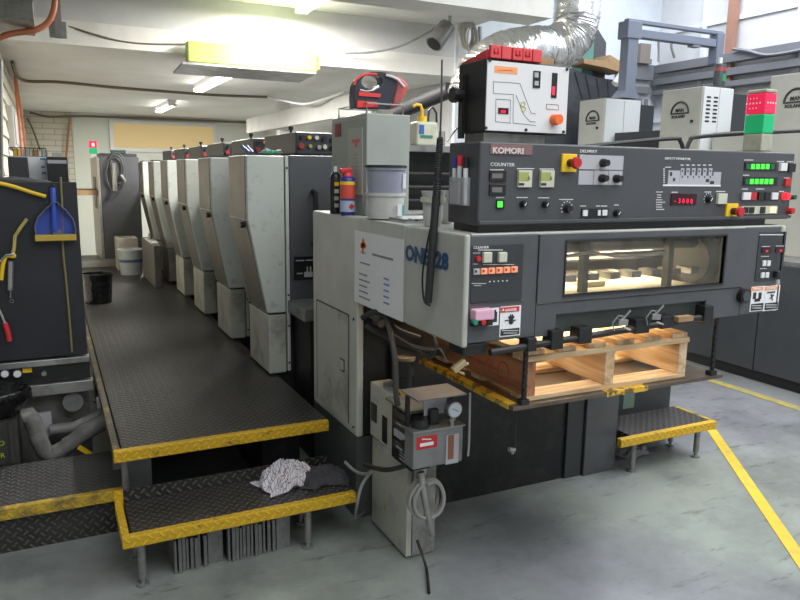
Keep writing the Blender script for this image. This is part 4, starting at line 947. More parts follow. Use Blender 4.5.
lb = fpart('red_label', (416.5, 435.8, 437, 448.5), Yt, .0015, M['red'], t); fpart('white_field', (420, 442.5, 433.5, 445.8), Yt-.0015, .001, M['paper'], lb); bars('label_print', [(422, 431, 439.2)], Yt-.0015, M['paper'], lb, 1.3)
fpart('sight_frame', (445.5, 434, 458, 463), Yt, .005, M['grey_ink'], t); fpart('sight_glass', (448, 435, 453.5, 459), Yt-.005, .002, mat('brown_oil', (.25, .09, .05), .3), t)
p1 = P(418, 402, 1, Yt-.02); p2 = P(467, 392.5, 1, Yt-.02)
done(B().box(p1.x, p2.x, Yt-.02, Yt+.13, p1.z, p1.z+.005), 'roof_plate', mat('mauve_steel', (.21, .2, .215), .45, .3, (.15, .11, .11), 9, .4), t, 'flat steel roof plate')
done(B().box(tx0+.0, tx0+.012, Yt+.055, Yt+.075, tz1, p1.z), 'bracket', M['blackdirt'], t); done(B().box(tx1-.02, tx1, Yt+.055, Yt+.075, tz1, p1.z), 'bracket', M['blackdirt'], t)
fpart('hanging_flap', (424, 398, 446, 414), Yt+.06, .003, M['grey_ink'], t)
done(B().lathe((tx0+.05, Yt+.04, tz1+.008), [(.034, 0), (.034, .012), (.03, .02), (.03, .035)], 20), 'filler_cap', M['black'], t, smooth=True)
done(B().box(tx0+.09, tx0+.13, Yt+.035, Yt+.07, tz1+.008, tz1+.07), 'motor', M['black'], t, bev=.006)
g = P(453.5, 409, 1, Yt-.01)
go = done(B().cyl((g.x, Yt+.01, g.z), (g.x, Yt-.022, g.z), .031, n=28), 'pressure_gauge', M['steel'], t, 'round pressure gauge', smooth=True)
done(B().cyl((g.x, Yt-.021, g.z), (g.x, Yt-.024, g.z), .027, n=28), 'dial_face', mat('pale_blue_dial', (.55, .62, .66), .3), go, smooth=True)
done(B().rbox((g.x, Yt-.025, g.z), (.03, .001, .0025), Matrix.Rotation(.5, 3, 'Y')), 'needle', M['ink'], go)
done(B().cyl((g.x, Yt+.0, g.z-.03), (g.x, Yt+.0, tz1+.006), .008).cyl((g.x-.013, Yt, g.z-.045), (g.x+.013, Yt, g.z-.045), .007), 'stem', M['steel2'], go, smooth=True)
done(B().box(tx0+.03, tx0+.1, ty1, 2.41, tz0+.03, tz0+.06), 'mounting_arm', M['blackdirt'], t)
# hose coil below tank
c = P(424, 497, 1, 2.36); b = B()
pts = []
for i in range(90):
    a = i/22*2*math.pi+math.pi/2; k = i/90
    pts.append((c.x+(.072-.008*math.sin(k*9))*math.cos(a)+.008*k, 2.37-.05*k+.008*math.sin(a*2), c.z+(.088-.012*k)*math.sin(a)))
b.tube(pts, .0075, 7)
done(b, 'hose_coil', mat('grey_tube', (.3, .3, .28), .5), None, 'coil of thin grey hose hanging below the oil pump', 'hose coil', smooth=True)
cable('air_gun_tube', [P(421, 472, 1, 2.34), P(424, 495, 1, 2.33), P(428, 515, 1, 2.33), P(432, 535, 1, 2.33)], .014, M['steel'], 'short dented metal tube hanging through the hose coil', 'tube', n=12)
for i, (pp, lb) in enumerate((([P(345, 462, 1, 2.75), P(355, 471, 1, 2.68), P(366, 474, 1, 2.6), P(376, 468, 1, 2.55), P(390, 470, 1, 2.42)], 'upper grey cable looping beside the cream floor cabinet'), ([P(373, 470, 1, 2.6), P(362, 485, 1, 2.6), P(357, 505, 1, 2.6), P(356, 518, 1, 2.7), P(366, 528, 1, 2.9)], 'lower grey cable looping down to the floor beside the cream floor cabinet'))):
    cable('loose_cable', [Vector((q.x, q.y, max(q.z, .012))) for q in pp], .007, M['galv'], lb, 'cable')
cable('black_pipe', [P(365, 465, 1, 2.6), P(385, 470, 1, 2.43), P(405, 466, 1, 2.36)], .010, M['black'], 'black horizontal pipe below the valve block', 'pipe')

# ================================================================ THINGS ON THE DELIVERY TOP
zt1 = ZT
# tall grey cabinet
t = thing('tall_grey_cabinet', 'tall narrow grey steel cabinet with red marked papers standing on the press', 'cabinet', (1.40, 3.2, zt1))
cx0, cx1, cy0, cy1, cz1 = 1.285, 1.50, 2.965, 3.40, 1.86
done(B().box(cx0, cx1, cy0, cy1, zt1, cz1), 'body', mat('grey_green_steel', (.36, .39, .36), .4, .1, (.28, .3, .27), 6, .5), t, bev=.004)
done(B().box(cx0-.004, cx0, cy0+.02, cy1-.02, zt1+.03, cz1-.02), 'side_door', mat('grey_green_steel2', (.30, .32, .29), .45), t, bev=.002)
pp = done(B().box(cx0-.008, cx0-.0045, cy0+.03, cy0+.20, 1.50, 1.80), 'wall_chart', mat('aged_paper', (.45, .45, .41), .7), t, 'long creased paper with red T mark')
done(B().box(cx0-.0095, cx0-.008, cy0+.06, cy0+.15, 1.735, 1.75).box(cx0-.0095, cx0-.008, cy0+.092, cy0+.118, 1.715, 1.735), 'red_mark', M['red'], pp)
b = B()
for k in range(9): b.box(cx0-.0095, cx0-.008, cy0+.08, cy0+.08+random.uniform(.03, .07), 1.68-k*.018, 1.684-k*.018)
done(b, 'print', mat('faint_ink', (.3, .3, .28), .6), pp)
done(B().box(cx0-.0075, cx0-.0045, cy0+.30, cy0+.37, 1.77, 1.83), 'red_sticker', mat('dull_red', (.28, .04, .04), .6), t)
# wire rack and case on the cabinet
t = thing('wire_rack', 'low wire rack on top of the tall grey cabinet', 'rack', (1.4, 3.15, cz1))
b = B()
for y in (3.0, 3.34): b.tube([(1.3, y, cz1+.001), (1.3, y, cz1+.045), (1.48, y, cz1+.045), (1.48, y, cz1+.001)], .004, 6)
for x in (1.3, 1.36, 1.42, 1.48): b.cyl((x, 3.0, cz1+.045), (x, 3.34, cz1+.045), .003, n=6)
done(b, 'wire', M['steel'], t, smooth=True)
# red and black case: rounded body with an open oval handle, lens cone to the right
Ycs = 3.08; t = thing('red_black_lamp', 'red and black portable lamp with a big round carrying handle on the wire rack', 'portable lamp', P(372, 110, 1, Ycs))
def C(px, py, y=Ycs): return P(px, py, 1, y)
def plateprism(b, pts, y0, y1):
    A = [P(x, y, 1, Ycs) for x, y in pts]; b.prism([(q.x, q.z) for q in A], 1, y0, y1)
navy = mat('navy_plastic', (.03, .035, .05), .35)
outer = [(349.5, 97), (350, 88), (353, 81), (359, 76), (367, 73), (376, 72.8), (385, 74.5), (391, 77), (394, 84), (393, 94), (390, 103), (386, 110), (350, 110)]
hole = [(367.5+10.2*math.cos(t*math.pi/8+math.pi), 82.8+7.0*math.sin(t*math.pi/8+math.pi)) for t in range(17)]
b = B(); A = [P(x, y, 1, Ycs) for x, y in outer[:2]]
def strip_between(b, y0, y1):
    n_ = 32; ring_o = []; ring_i = []
    cx_, cz_ = 367.5, 82.8
    for k in range(n_):
        a = k*2*math.pi/n_; d = (math.cos(a), math.sin(a)); best = 1e9
        for (xa, ya), (xb, yb) in zip(outer, outer[1:]+outer[:1]):
            ex, ey = xb-xa, yb-ya; det = d[0]*(-ey)+ex*d[1]
            if abs(det) < 1e-9: continue
            rx, ry = xa-cx_, ya-cz_; t = (rx*(-ey)+ex*ry)/det; u = (d[0]*ry-d[1]*rx)/det
            if t > 0 and -1e-6 <= u <= 1+1e-6: best = min(best, t)
        ring_o.append((cx_+d[0]*best, cz_+d[1]*best)); ring_i.append((cx_+d[0]*10.2, cz_+d[1]*7))
    def mkv(p, y):
        q = P(p[0], p[1], 1, Ycs); return b.m.verts.new((q.x, y, q.z))
    Of, Ob, If, Ib = ([mkv(p, y) for p in r] for r, y in ((ring_o, y0), (ring_o, y1), (ring_i, y0), (ring_i, y1)))
    for k in range(n_):
        m2 = (k+1) % n_
        for f in ((Of[k], Of[m2], If[m2], If[k]), (Ob[k], Ob[m2], Ib[m2], Ib[k]), (Of[k], Of[m2], Ob[m2], Ob[k]), (If[k], If[m2], Ib[m2], Ib[k])): b.m.faces.new(f)
strip_between(b, Ycs-.05, Ycs+.01)
lampbody = done(b, 'body', navy, t, bev=.006, smooth=True)
done(B().tube([C(354, 85, Ycs-.052), C(356, 79.5, Ycs-.052), C(362, 75.5, Ycs-.052), C(369, 74, Ycs-.052), C(377, 74.5, Ycs-.052)], .006, 8), 'handle_trim', mat('lamp_red', (.75, .05, .05), .4), t, smooth=True)
done(B().tube([C(360, 90, Ycs-.052), C(366, 91.5, Ycs-.052), C(373, 90.5, Ycs-.052), C(378, 87, Ycs-.052)], .005, 8), 'silver_trim', M['steel'], t, smooth=True)
b = B(); plateprism(b, [(354, 92.5), (376, 95), (375, 98.5), (354, 97)], Ycs-.057, Ycs-.051)
done(b, 'red_panel', MATS['lamp_red'], t)
b = B(); plateprism(b, [(352.5, 101.5), (372, 103), (373, 108), (352.5, 108.5)], Ycs-.057, Ycs-.051)
done(b, 'red_panel', MATS['lamp_red'], t)
b = B(); plateprism(b, [(388, 76.5), (394, 77.5), (400, 82), (404, 88), (401, 94), (396, 103), (391, 109.5), (386, 109.5), (389, 99), (391.5, 90), (392, 83)], Ycs-.06, Ycs+.08)
done(b, 'red_hood', mat('lamp_hood_red', (.6, .1, .09), .4, 0, (.1, .06, .07), 16, .8), t, bev=.012)
done(B().tube([C(386, 75, Ycs-.055), C(392, 76.5, Ycs-.062), C(398, 79.5, Ycs-.062), C(404.5, 87, Ycs-.062)], .006, 8), 'white_rim', M['white'], t, smooth=True)
# spray cans
def can(px, basey, Y, r, h, label, body, bandm, capm, straw):
    c = P(px, basey, 1, Y); t = thing('spray_can', label, 'spray can', (c.x, Y, zt1))
    done(B().lathe((c.x, Y, zt1), [(r*.94, 0), (r, .005), (r, h*.78), (r*.9, h*.81), (r*.6, h*.86), (r*.45, h*.88)], 24), 'can_body', body, t, smooth=True)
    done(B().lathe((c.x, Y, zt1+h*.36), [(r+.0006, 0), (r+.0006, h*.3)], 24), 'label_band', bandm, t, smooth=True)
    if straw:
        done(B().lathe((c.x, Y, zt1+h*.82), [(r*.75, 0), (r*.7, h*.08), (r*.3, h*.15)], 18), 'cap', capm, t, smooth=True)
        done(B().rbox((c.x-.014, Y-.01, zt1+h*.97), (.055, .022, .022), Matrix.Rotation(-.1, 3, 'Y')), 'nozzle_trigger', capm, t, bev=.006)
        # emblem band
        done(B().lathe((c.x, Y, zt1+h*.66), [(r+.001, 0), (r+.001, h*.07)], 24), 'yellow_band', M['yellow'], t, smooth=True)
        done(B().lathe((c.x, Y, zt1+.016), [(r+.0006, 0), (r+.0006, h*.24)], 24), 'pale_band', mat('pale_blue', (.4, .47, .62), .4), t, smooth=True)
        done(B().rbox((c.x+.006, Y-r-.001, zt1+.04), (.02, .002, .02), Matrix.Rotation(.785, 3, 'Y')), 'red_diamond', M['red'], t)
    else:
        done(B().cyl((c.x, Y, zt1+h*.86), (c.x, Y, zt1+h), r*.35), 'nozzle', M['white'], t, smooth=True)
        for k in range(4): done(B().box(c.x-.014, c.x+.006, Y-r-.002, Y-r+.008, zt1+.03+k*.033, zt1+.048+k*.033), 'letter_block', M['beige'] if k < 3 else M['yellow'], t)
can(347.5, 214, 3.04, .034, .208, 'blue spray can with red trigger cap and orange label', mat('deep_blue', (.03, .035, .2), .3), mat('orange_label', (.6, .08, .05), .4), M['red2'], True)
can(335.5, 212, 3.17, .026, .22, 'black spray can with white nozzle behind the blue one', M['black'], M['black'], M['white'], False)
# two white tubs stacked, on a tray
c = P(385.5, 190, 1, 2.72)
tr = thing('white_tray', 'white enamel tray under the plastic tubs on the press top', 'tray', (c.x+.03, 2.70, zt1))
done(B().box(1.25, 1.52, 2.50, 2.86, zt1+.001, zt1+.005), 'base', M['white'], tr, bev=.001)
b = B().box(1.25, 1.254, 2.50, 2.86, zt1+.005, zt1+.014).box(1.516, 1.52, 2.50, 2.86, zt1+.005, zt1+.014).box(1.25, 1.52, 2.50, 2.504, zt1+.005, zt1+.014).box(1.25, 1.52, 2.856, 2.86, zt1+.005, zt1+.014)
done(b, 'rim', M['steel2'], tr)
r = P(404, 190, 1, 2.72).x-c.x
tubm = mat('milky_tub', (.55, .55, .53), .4, 0, (.35, .35, .33), 9, .5); tubb = mat('bluish_tub', (.30, .32, .40), .4)
def tub(name, label, z, m_, h=.105):
    t = thing(name, label, 'tub', (c.x, 2.72, z))
    done(B().lathe((c.x, 2.72, z), [(r*.86, 0), (r*.93, h-.012), (r*.99, h-.012), (r*.99, h)], 30), 'body', m_, t, smooth=True)
    return t
t = tub('plastic_tub', 'milky white plastic tub with small label under the bluish tub', zt1+.006, tubm)
done(B().box(c.x+.015, c.x+.035, 2.72-r-.002, 2.72-r+.016, zt1+.02, zt1+.065), 'label', M['paper'], t); done(B().box(c.x+.037, c.x+.047, 2.72-r-.0005, 2.72-r+.02, zt1+.02, zt1+.062), 'green_label', mat('teal_print', (.1, .4, .35), .5), t)
t = tub('plastic_tub', 'bluish grey plastic tub stacked on the milky white tub', zt1+.1115, tubb)
done(B().lathe((c.x, 2.72, zt1+.1115+.103), [(r*1.03, 0), (r*1.03, .008), (r*.9, .010)], 30), 'lid', M['rubber'], t, smooth=True)
done(B().box(c.x+.048, c.x+.062, 2.72-r+.02, 2.72-r+.05, zt1+.13, zt1+.19), 'label', M['paper'], t)
q = P(410, 220, 2, zt1+.01)
done(B().lathe((q.x, q.y, zt1+.0055), [(.012, 0), (.014, .004), (.006, .01)], 12).lathe((q.x+.02, q.y-.01, zt1+.0055), [(.01, 0), (.011, .004), (.004, .009)], 12), 'small_black_caps', M['black'], None, 'pair of joined small black caps lying on the white tray edge', 'cap', smooth=True)
# white cup jug
for px, w, Y, lb in ((433, 13, 2.33, 'dirty white plastic jug behind the hanging black cord'), (447, 9, 2.42, 'dirty white plastic jug partly hidden behind the console end')):
    c = P(px, 205, 1, Y); t = thing('white_jug', lb, 'jug', (c.x, Y, zt1))
    rr = w/710*Y*1.0
    done(B().lathe((c.x, Y, zt1+.001), [(rr*.72, 0), (rr*.8, .02), (rr*.95, .11), (rr, .115), (rr*1.05, .128), (rr*.92, .128), (rr*.85, .02)], 24), 'body', tubm, t, smooth=True)
    done(B().lathe((c.x, Y, zt1+.088), [(rr*1.08, 0), (rr*1.1, .018)], 24), 'collar', M['beige'], t, smooth=True)
# wash bottle further back on a dark machine frame
t = thing('wash_bottle', 'square wash bottle with yellow bent spout behind the tall grey cabinet', 'bottle', P(427, 146, 1, 3.35))
q = FR(417, 121.5, 437.5, 146, 3.35)
wb = mat('cloudy_bottle', (.6, .62, .48), .4, 0, (.3, .32, .2), 14, .6)
done(B().box(q[0], q[1], 3.35, 3.44, q[2], q[3]), 'body', wb, t, bev=.012, seg=3)
cxx = P(423, 120, 1, 3.38).x
done(B().cyl((cxx, 3.39, q[3]), (cxx, 3.39, q[3]+.028), .024), 'screw_cap', M['yellow'], t, smooth=True)
cy = 3.39
done(B().tube([(cxx, cy, q[3]+.02), (cxx, cy, q[3]+.06), (cxx-.012, cy, q[3]+.085), (cxx-.035, cy, q[3]+.087), (cxx-.055, cy, q[3]+.075)], .008, 8), 'spout', M['yellow'], t, smooth=True)
done(B().tube([(cxx+.04, cy+.01, q[3]), (cxx+.045, cy+.01, q[3]+.06), (cxx+.065, cy+.01, q[3]+.08), (cxx+.09, cy+.01, q[3]+.05), (cxx+.092, cy+.01, q[3])], .006, 8), 'loop', M['black'], t, smooth=True)
done(B().box(q[0]+.012, q[0]+.04, 3.347, 3.35, q[2]+.06, q[3]-.018), 'blue_label', mat('blue_label_ink', (.05, .12, .4), .5), t)
done(B().box(q[0]+.02, q[1]-.03, 3.347, 3.35, q[2]+.04, q[2]+.055), 'green_print', mat('green_print_ink', (.05, .22, .16), .5), t)
sx0 = P(411, 150, 1, 3.3).x
st = thing('press_cross_frame', 'dark cross frame of the press behind the tall grey cabinet and console', 'machine frame', (1.9, 3.5, ZT))
zz = q[2]-.001
done(B().box(sx0-.05, 2.9, 3.3, 3.6, zz-.03, zz), 'shelf', M['steel2'], st)
done(B().box(sx0-.05, 2.9, 3.42, 3.46, ZT, zz-.03), 'back_plate', M['blackdirt'], st)
for zq in (ZT+.05, ZT+.12, ZT+.19): done(B().cyl((sx0-.04, 3.36, zq), (2.88, 3.36, zq), .012), 'cross_rod', M['blackdirt'], st, smooth=True)
for xk in (sx0-.045, 2.86): done(B().box(xk, xk+.03, 3.3, 3.5, ZT, zz-.03), 'cheek', M['blackdirt'], st)
# coiled black cord + handset cable hanging over the side cover
b = B(); pts = [P(441.5, 68, 1, 2.2), P(441, 120, 1, 2.18), P(440, 142, 1, 2.15)]
t = thing('coiled_cord', 'black coiled cord hanging from above down over the cream side cover', 'cord', P(430, 308, 1, 2.15))
done(B().tube([P(442, 60, 1, 2.3), P(441.5, 100, 1, 2.25), P(440, 140, 1, 2.2)], .0035, 8), 'antenna_rod', M['rubber'], t, smooth=True)
# coil from (440,140) to (428,305)
A = P(440, 138, 1, 2.2); Bq = P(436, 205, 0, 1.19); Cq = P(428, 303, 0, 1.165)
pts = []
N = 420
for i in range(N):
    k = i/(N-1); base = A.lerp(Bq, k); a = k*30*2*math.pi; rr = .008+.003*k
    pts.append(base+Vector((rr*math.cos(a), rr*math.sin(a), 0)))
done(B().tube(pts, .0045, 6), 'coil', M['rubber'], t, smooth=True)
done(B().tube([Bq+Vector((0, 0, .03)), Bq.lerp(Cq, .5), Cq], .014, 10), 'sleeve', M['rubber'], t, smooth=True)
lp = [P(434, 212, 0, 1.19), P(427, 245, 0, 1.185), P(422.5, 275, 0, 1.18), P(424, 300, 0, 1.178), P(430, 305.5, 0, 1.175)]
cable('loop_wire', lp, .0035, M['rubber'], 'thin black wire looping beside the coiled cord on the side cover', 'wire')
c0 = P(463, 124, 1, 2.25); done(B().cyl(P(447, 141, 1, 2.25), P(457, 128, 1, 2.25), .004), 'bright_rod', M['chrome'], None, 'short bright metal rod left of the black box on the console', 'rod', smooth=True)
# brush and green hose on the nearest unit
t = thing('green_hose_bundle', 'bundle of thin green and white tubes with blue ends on the nearest printing unit', 'hose', (1.1, 4.05, 1.69))
b = B()
for k in range(3):
    b.tube([(1.08+.01*k, 4.02+.02*k, 1.70), (1.12, 3.98+.02*k, 1.713+.008*k), (1.17, 4.0+.02*k, 1.708), (1.21, 4.03+.02*k, 1.72), (1.24, 4.1, 1.71), (1.20, 4.16, 1.70), (1.12, 4.17, 1.70)], .0045, 6)
done(b, 'white_tube', M['grey_ink'], t, smooth=True)
tg = mat('green_plastic', (.05, .3, .17), .4)
for k in range(3): done(B().cyl((1.09+.035*k, 3.97+.015*k, 1.705), (1.115+.035*k, 3.96+.015*k, 1.708), .010), 'green_joint', tg, t, smooth=True)
for k in range(2): done(B().cyl((1.02+.02*k, 4.0, 1.702), (1.0+.025*k, 4.06, 1.735), .010), 'blue_end', mat('blue_plastic2', (.05, .12, .35), .4), t, smooth=True)

# hoses and clutter in the dark gap under the side cover
for k, (pts, r, lb) in enumerate((([P(362, 318, 1, 2.7), P(375, 312, 1, 2.65), P(386, 318, 1, 2.6), P(398, 330, 1, 2.55), P(420, 338, 1, 2.5)], .012, 'dark hose snaking in the gap under the cream cover, topmost of the three'), ([P(366, 326, 1, 2.78), P(390, 340, 1, 2.7), P(420, 350, 1, 2.6), P(445, 352, 1, 2.5)], .018, 'thick grey pipe in the gap under the cream cover'), ([P(430, 330, 1, 2.4), P(436, 345, 1, 2.3), P(430, 356, 1, 2.3), P(418, 352, 1, 2.4)], .009, 'small curled black hose under the front of the cream cover'))):
    cable('machine_hose', pts, r, (M['rubber'], M['blackdirt'], M['rubber'])[k], lb, 'hose')
M['galvd'] = mat('dark_fittings', (.12, .12, .12), .5, .4)
t = thing('air_valve_cluster', 'cluster of metal air fittings in the gap under the cream cover', 'valve', P(376, 318, 1, 2.8))
for k, (px, py) in enumerate(((371, 314), (378, 312), (376, 321), (384, 322))):
    q = P(px, py, 1, 2.8); done(B().cyl((q.x, 2.8, q.z), (q.x, 2.74, q.z), .018, n=12), 'fitting', M['galvd'], t, smooth=True)
# ================================================================ LEFT MACHINE
YL = 4.0
LM = thing('black_machine', 'big black flat sided machine panel at the left carrying the dustpan and grease gun', 'machine', (-.4, 4.5, 0))
rp = mat('matt_black_panel', (.014, .016, .021), .5, 0, (.022, .025, .032), 4, .7)
done(B().box(-1.5, .133, YL, YL+.03, .635, 1.532), 'front_panel', rp, LM, bev=.004)
done(B().box(-1.5, .125, YL+.095, 5.6, .50, 1.52), 'body', M['black'], LM)
done(B().box(-1.5, .14, YL-.02, YL+.03, .595, .628), 'steel_strip', M['steel'], LM, bev=.003)
done(B().box(-1.5, .14, YL, YL+.03, .505, .593), 'gauge_strip', M['black'], LM)
done(B().box(-1.5, .15, YL-.03, YL+.03, .44, .50), 'steel_strip', M['steel'], LM, bev=.003)
done(B().box(-1.5, .13, YL+.06, YL+.09, .0, .44), 'lower_wall', mat('stained_grey_metal', (.17, .17, .16), .5, .2, (.05, .05, .05), 6, .8), LM)
for px in (5, 17.5):
    p = P(px, 373, 1, YL); g = done(B().cyl((p.x, YL-.002, p.z), (p.x, YL-.02, p.z), .020, n=20), 'gauge', M['steel2'], LM, smooth=True)
    done(B().cyl((p.x, YL-.018, p.z), (p.x, YL-.023, p.z), .017, n=20), 'gauge_face', M['paper'], g, smooth=True)
fpart('yellow_tag', (22.5, 368, 32, 372.5), YL, .003, M['yellow'], LM)
p = P(44, 372, 1, YL); done(B().cyl((p.x, YL, p.z), (p.x, YL-.04, p.z), .012), 'tap_knob', M['steel'], LM, smooth=True); p = P(34.5, 373, 1, YL); done(B().cyl((p.x, YL, p.z), (p.x, YL-.03, p.z), .01), 'tap_knob', M['black'], LM, smooth=True)
lp = [P(60.5, 177, 1, YL-.008), P(62.5, 215, 1, YL-.008), P(63, 250, 1, YL-.008), P(66, 280, 1, YL-.008), P(69.5, 320, 1, YL-.008), P(72, 352, 1, YL-.008)]
cable('yellowed_cable', lp, .0055, mat('olive_cord', (.22, .18, .07), .6), 'thin yellowish cord running straight down the black panel behind the dustpan', 'cord')
# dustpan
t = thing('dustpan', 'blue dustpan with yellow lip hanging by its handle on the black panel', 'dustpan', P(55, 238, 1, YL))
blue = mat('blue_plastic', (.035, .08, .42), .35)
Yp = YL-.004
out = [(36.5, 236), (35, 226), (38, 217), (45, 209), (50, 205), (52, 202), (57.5, 202), (60, 205), (66, 210), (73, 219), (75.5, 228), (75, 236)]
inn = [(40, 233), (39, 226), (41.5, 219), (47, 212.5), (52, 209.5), (58, 209.5), (63.5, 213), (69.5, 220.5), (71.5, 228), (71, 233)]
b = B(); A = [P(x, y, 1, Yp) for x, y in out]; b.prism([(q.x, q.z) for q in A], 1, Yp-.008, Yp)
pan = done(b, 'pan', blue, t, bev=.002)
b = B()
n_o = len(out)
def ringwall(b, pts, y0, y1, w):
    A = [P(x, y, 1, Yp) for x, y in pts]
    for p_, q_ in zip(A, A[1:]):
        d = (q_-p_).normalized(); c = (p_+q_)/2; ang = math.atan2(d.z, d.x)
        b.rbox((c.x, (y0+y1)/2, c.z), ((q_-p_).length+w*.8, abs(y1-y0), w), Matrix.Rotation(-ang, 3, 'Y'))
ringwall(b, out, Yp-.05, Yp-.006, .005)
done(b, 'rim_wall', mat('dusty_blue', (.14, .15, .2), .5), t)
fb_ = B(); q = FR(35, 234, 76, 240, Yp); fb_.box(q[0], q[1], Yp-.055, Yp-.001, q[2], q[3]); done(fb_, 'rubber_lip', mat('ochre_rubber', (.5, .34, .05), .5), t, 'yellow rubber lip', bev=.003)
b = B(); h0 = P(52.8, 188, 1, Yp); h1 = P(54.5, 228, 1, Yp)
b.tube([Vector((h0.x, Yp-.012, h0.z)), Vector(((h0.x*.6+h1.x*.4), Yp-.03, h0.z*.6+h1.z*.4)), Vector((h1.x, Yp-.035, h1.z)), Vector((h1.x+.008, Yp-.03, h1.z-.025))], .015, 10)
done(b, 'handle', blue, t, smooth=True)
done(B().torus((h0.x, Yp-.011, h0.z+.008), .008, .004, 'Y', 14, 6), 'hanging_ring', M['blackdirt'], t, smooth=True)
done(B().cyl((h1.x+.01, Yp-.045, h1.z-.02), (h1.x+.012, Yp-.006, h1.z-.04), .02), 'dirty_socket', M['grey'], t, smooth=True)
# curved yellow handle strip
q = [P(-15, 182, 1, YL-.02), P(0, 183.5, 1, YL-.02), P(15, 187, 1, YL-.02), P(32, 192.5, 1, YL-.02), P(46, 196.5, 1, YL-.02)]
cable('yellow_hose_handle', q, .0095, M['yellow'], 'curved yellow rubber hose fixed across the top of the black panel', 'hose')
# grease gun
t = thing('grease_gun', 'grease gun with yellow lever and steel barrel hanging on the black panel', 'grease gun', P(11, 290, 1, YL-.03))
yg = YL-.03
def G(x, y, o=0): return P(x, y, 1, yg-o)
done(B().tube([G(27, 219), G(21, 227), G(15, 236), G(14, 248), G(12, 258)], .0085, 8), 'lever', mat('ochre_paint', (.5, .4, .12), .45, 0, (.2, .16, .06), 20, .7), t, smooth=True)
done(B().cyl(G(11, 261), G(10.5, 290), .014, n=16), 'barrel', M['steel'], t, smooth=True)
done(B().cyl(G(10.5, 290), G(10.5, 298), .004).torus(G(11.5, 301), .008, .002, 'Y', 14, 5), 'end_ring', M['steel2'], t, smooth=True)
done(B().tube([G(16, 256), G(6, 256), G(3, 264), G(1, 280)], .010, 8), 'yellow_bracket', M['yellow'], t, smooth=True)
done(B().tube([G(14, 254, .01), G(6, 255, .01), G(0, 262, .01)], .007, 8), 'head', M['chrome'], t, smooth=True)
t = thing('red_handled_tool', 'steel tool with red handle at the left edge of the black panel', 'tool', P(5, 320, 1, YL-.02))
done(B().tube([G(-6, 300), G(0, 311), G(5, 323)], .007, 8), 'shaft', M['chrome'], t, smooth=True)
done(B().tube([G(5, 323), G(8.5, 334), G(9.5, 341)], .0125, 10), 'handle', M['red2'], t, 'red handle', smooth=True)
# stuff on top of the black machine
ztop = 1.521
t = thing('black_equipment_case', 'black box with pale print strip on the black machine', 'box', (.09, 4.6, ztop))
q = FR(47, 157, 68, 177, 4.5)
done(B().box(q[0], q[1], 4.5, 4.8, ztop, q[3]), 'box', M['black'], t, bev=.004)
fpart('print_strip', (47.5, 160, 66.5, 163.5), 4.5, .002, M['grey_ink'], t)
done(B().box(q[0]+.03, q[1]-.03, 4.55, 4.75, q[3], q[3]+.025), 'clear_tub', mat('clear_plastic_tub', (.5, .5, .48), .3, alpha=.6), t)
q = FR(26, 157, 47, 180, 4.7)
t = thing('white_papers', 'white upright papers with blue print between the dark bundle and the black box', 'papers', (q[0], 4.72, ztop))
done(B().box(q[0], q[1], 4.7, 4.73, ztop, q[3]), 'sheet', M['paper'], t); b = B(); fb(b, 40, 158, 45.5, 160, 4.7, .002); fb(b, 41, 166, 45, 168, 4.7, .002); fb(b, 42, 172, 46, 174, 4.7, .002); done(b, 'blue_print', mat('blue_print_ink', (.1, .25, .6), .5), t)
t = thing('wire_basket', 'small wire basket with odds and ends standing above the white papers', 'basket', P(28, 155, 1, 4.85))
b = B(); q = FR(9, 148, 46, 156.5, 4.85)
done(B().box(q[0], q[1], 4.84, 4.95, ztop, q[2]), 'support', M['paper'], t)
for k in range(10):
    x = q[0]+(q[1]-q[0])*k/9; b.cyl((x, 4.85, q[2]), (x, 4.85, q[3]), .002, n=5)
for z in (q[2], q[3]): b.cyl((q[0], 4.85, z), (q[1], 4.85, z), .003, n=5)
done(b, 'wire', M['blackdirt'], t)
for k, m_ in enumerate((M['yellow'], M['steel'], M['card'], M['steel'])): done(B().box(q[0]+.02+k*.05, q[0]+.055+k*.05, 4.87, 4.9, q[2]+.001, q[3]-.008), 'small_item', m_, t)
b = B(); N = 30; V = {}
for i in range(N+1):
    for j in range(N+1):
        u, v = i/N, j/N; x = -.55+u*.58; y = 4.1+v*.35
        h = .055*(math.sin(math.pi*min(1, max(0, v))))**.4*(math.sin(math.pi*min(1, u*.5+.5)))**.5*(.75+.5*noise.noise(Vector((u*7, v*4, 1))))
        V[i, j] = b.m.verts.new((x, y, ztop+.002+max(0, h)))
for i in range(N):
    for j in range(N): b.m.faces.new((V[i, j], V[i+1, j], V[i+1, j+1], V[i, j+1]))
done(b, 'dark_cloth_bundle', mat('charcoal_cloth', (.035, .035, .04), .9), None, 'crumpled charcoal cloth lying along the top of the black machine', 'cloth', smooth=True)
q = FR(8, 157, 28, 172, 4.55)
done(B().box(q[0], q[1], 4.55, 4.68, ztop, q[3]), 'dark_carton', mat('charcoal_carton', (.05, .05, .055), .7), None, 'small charcoal carton behind the crumpled cloth on the black machine', 'carton', bev=.004)
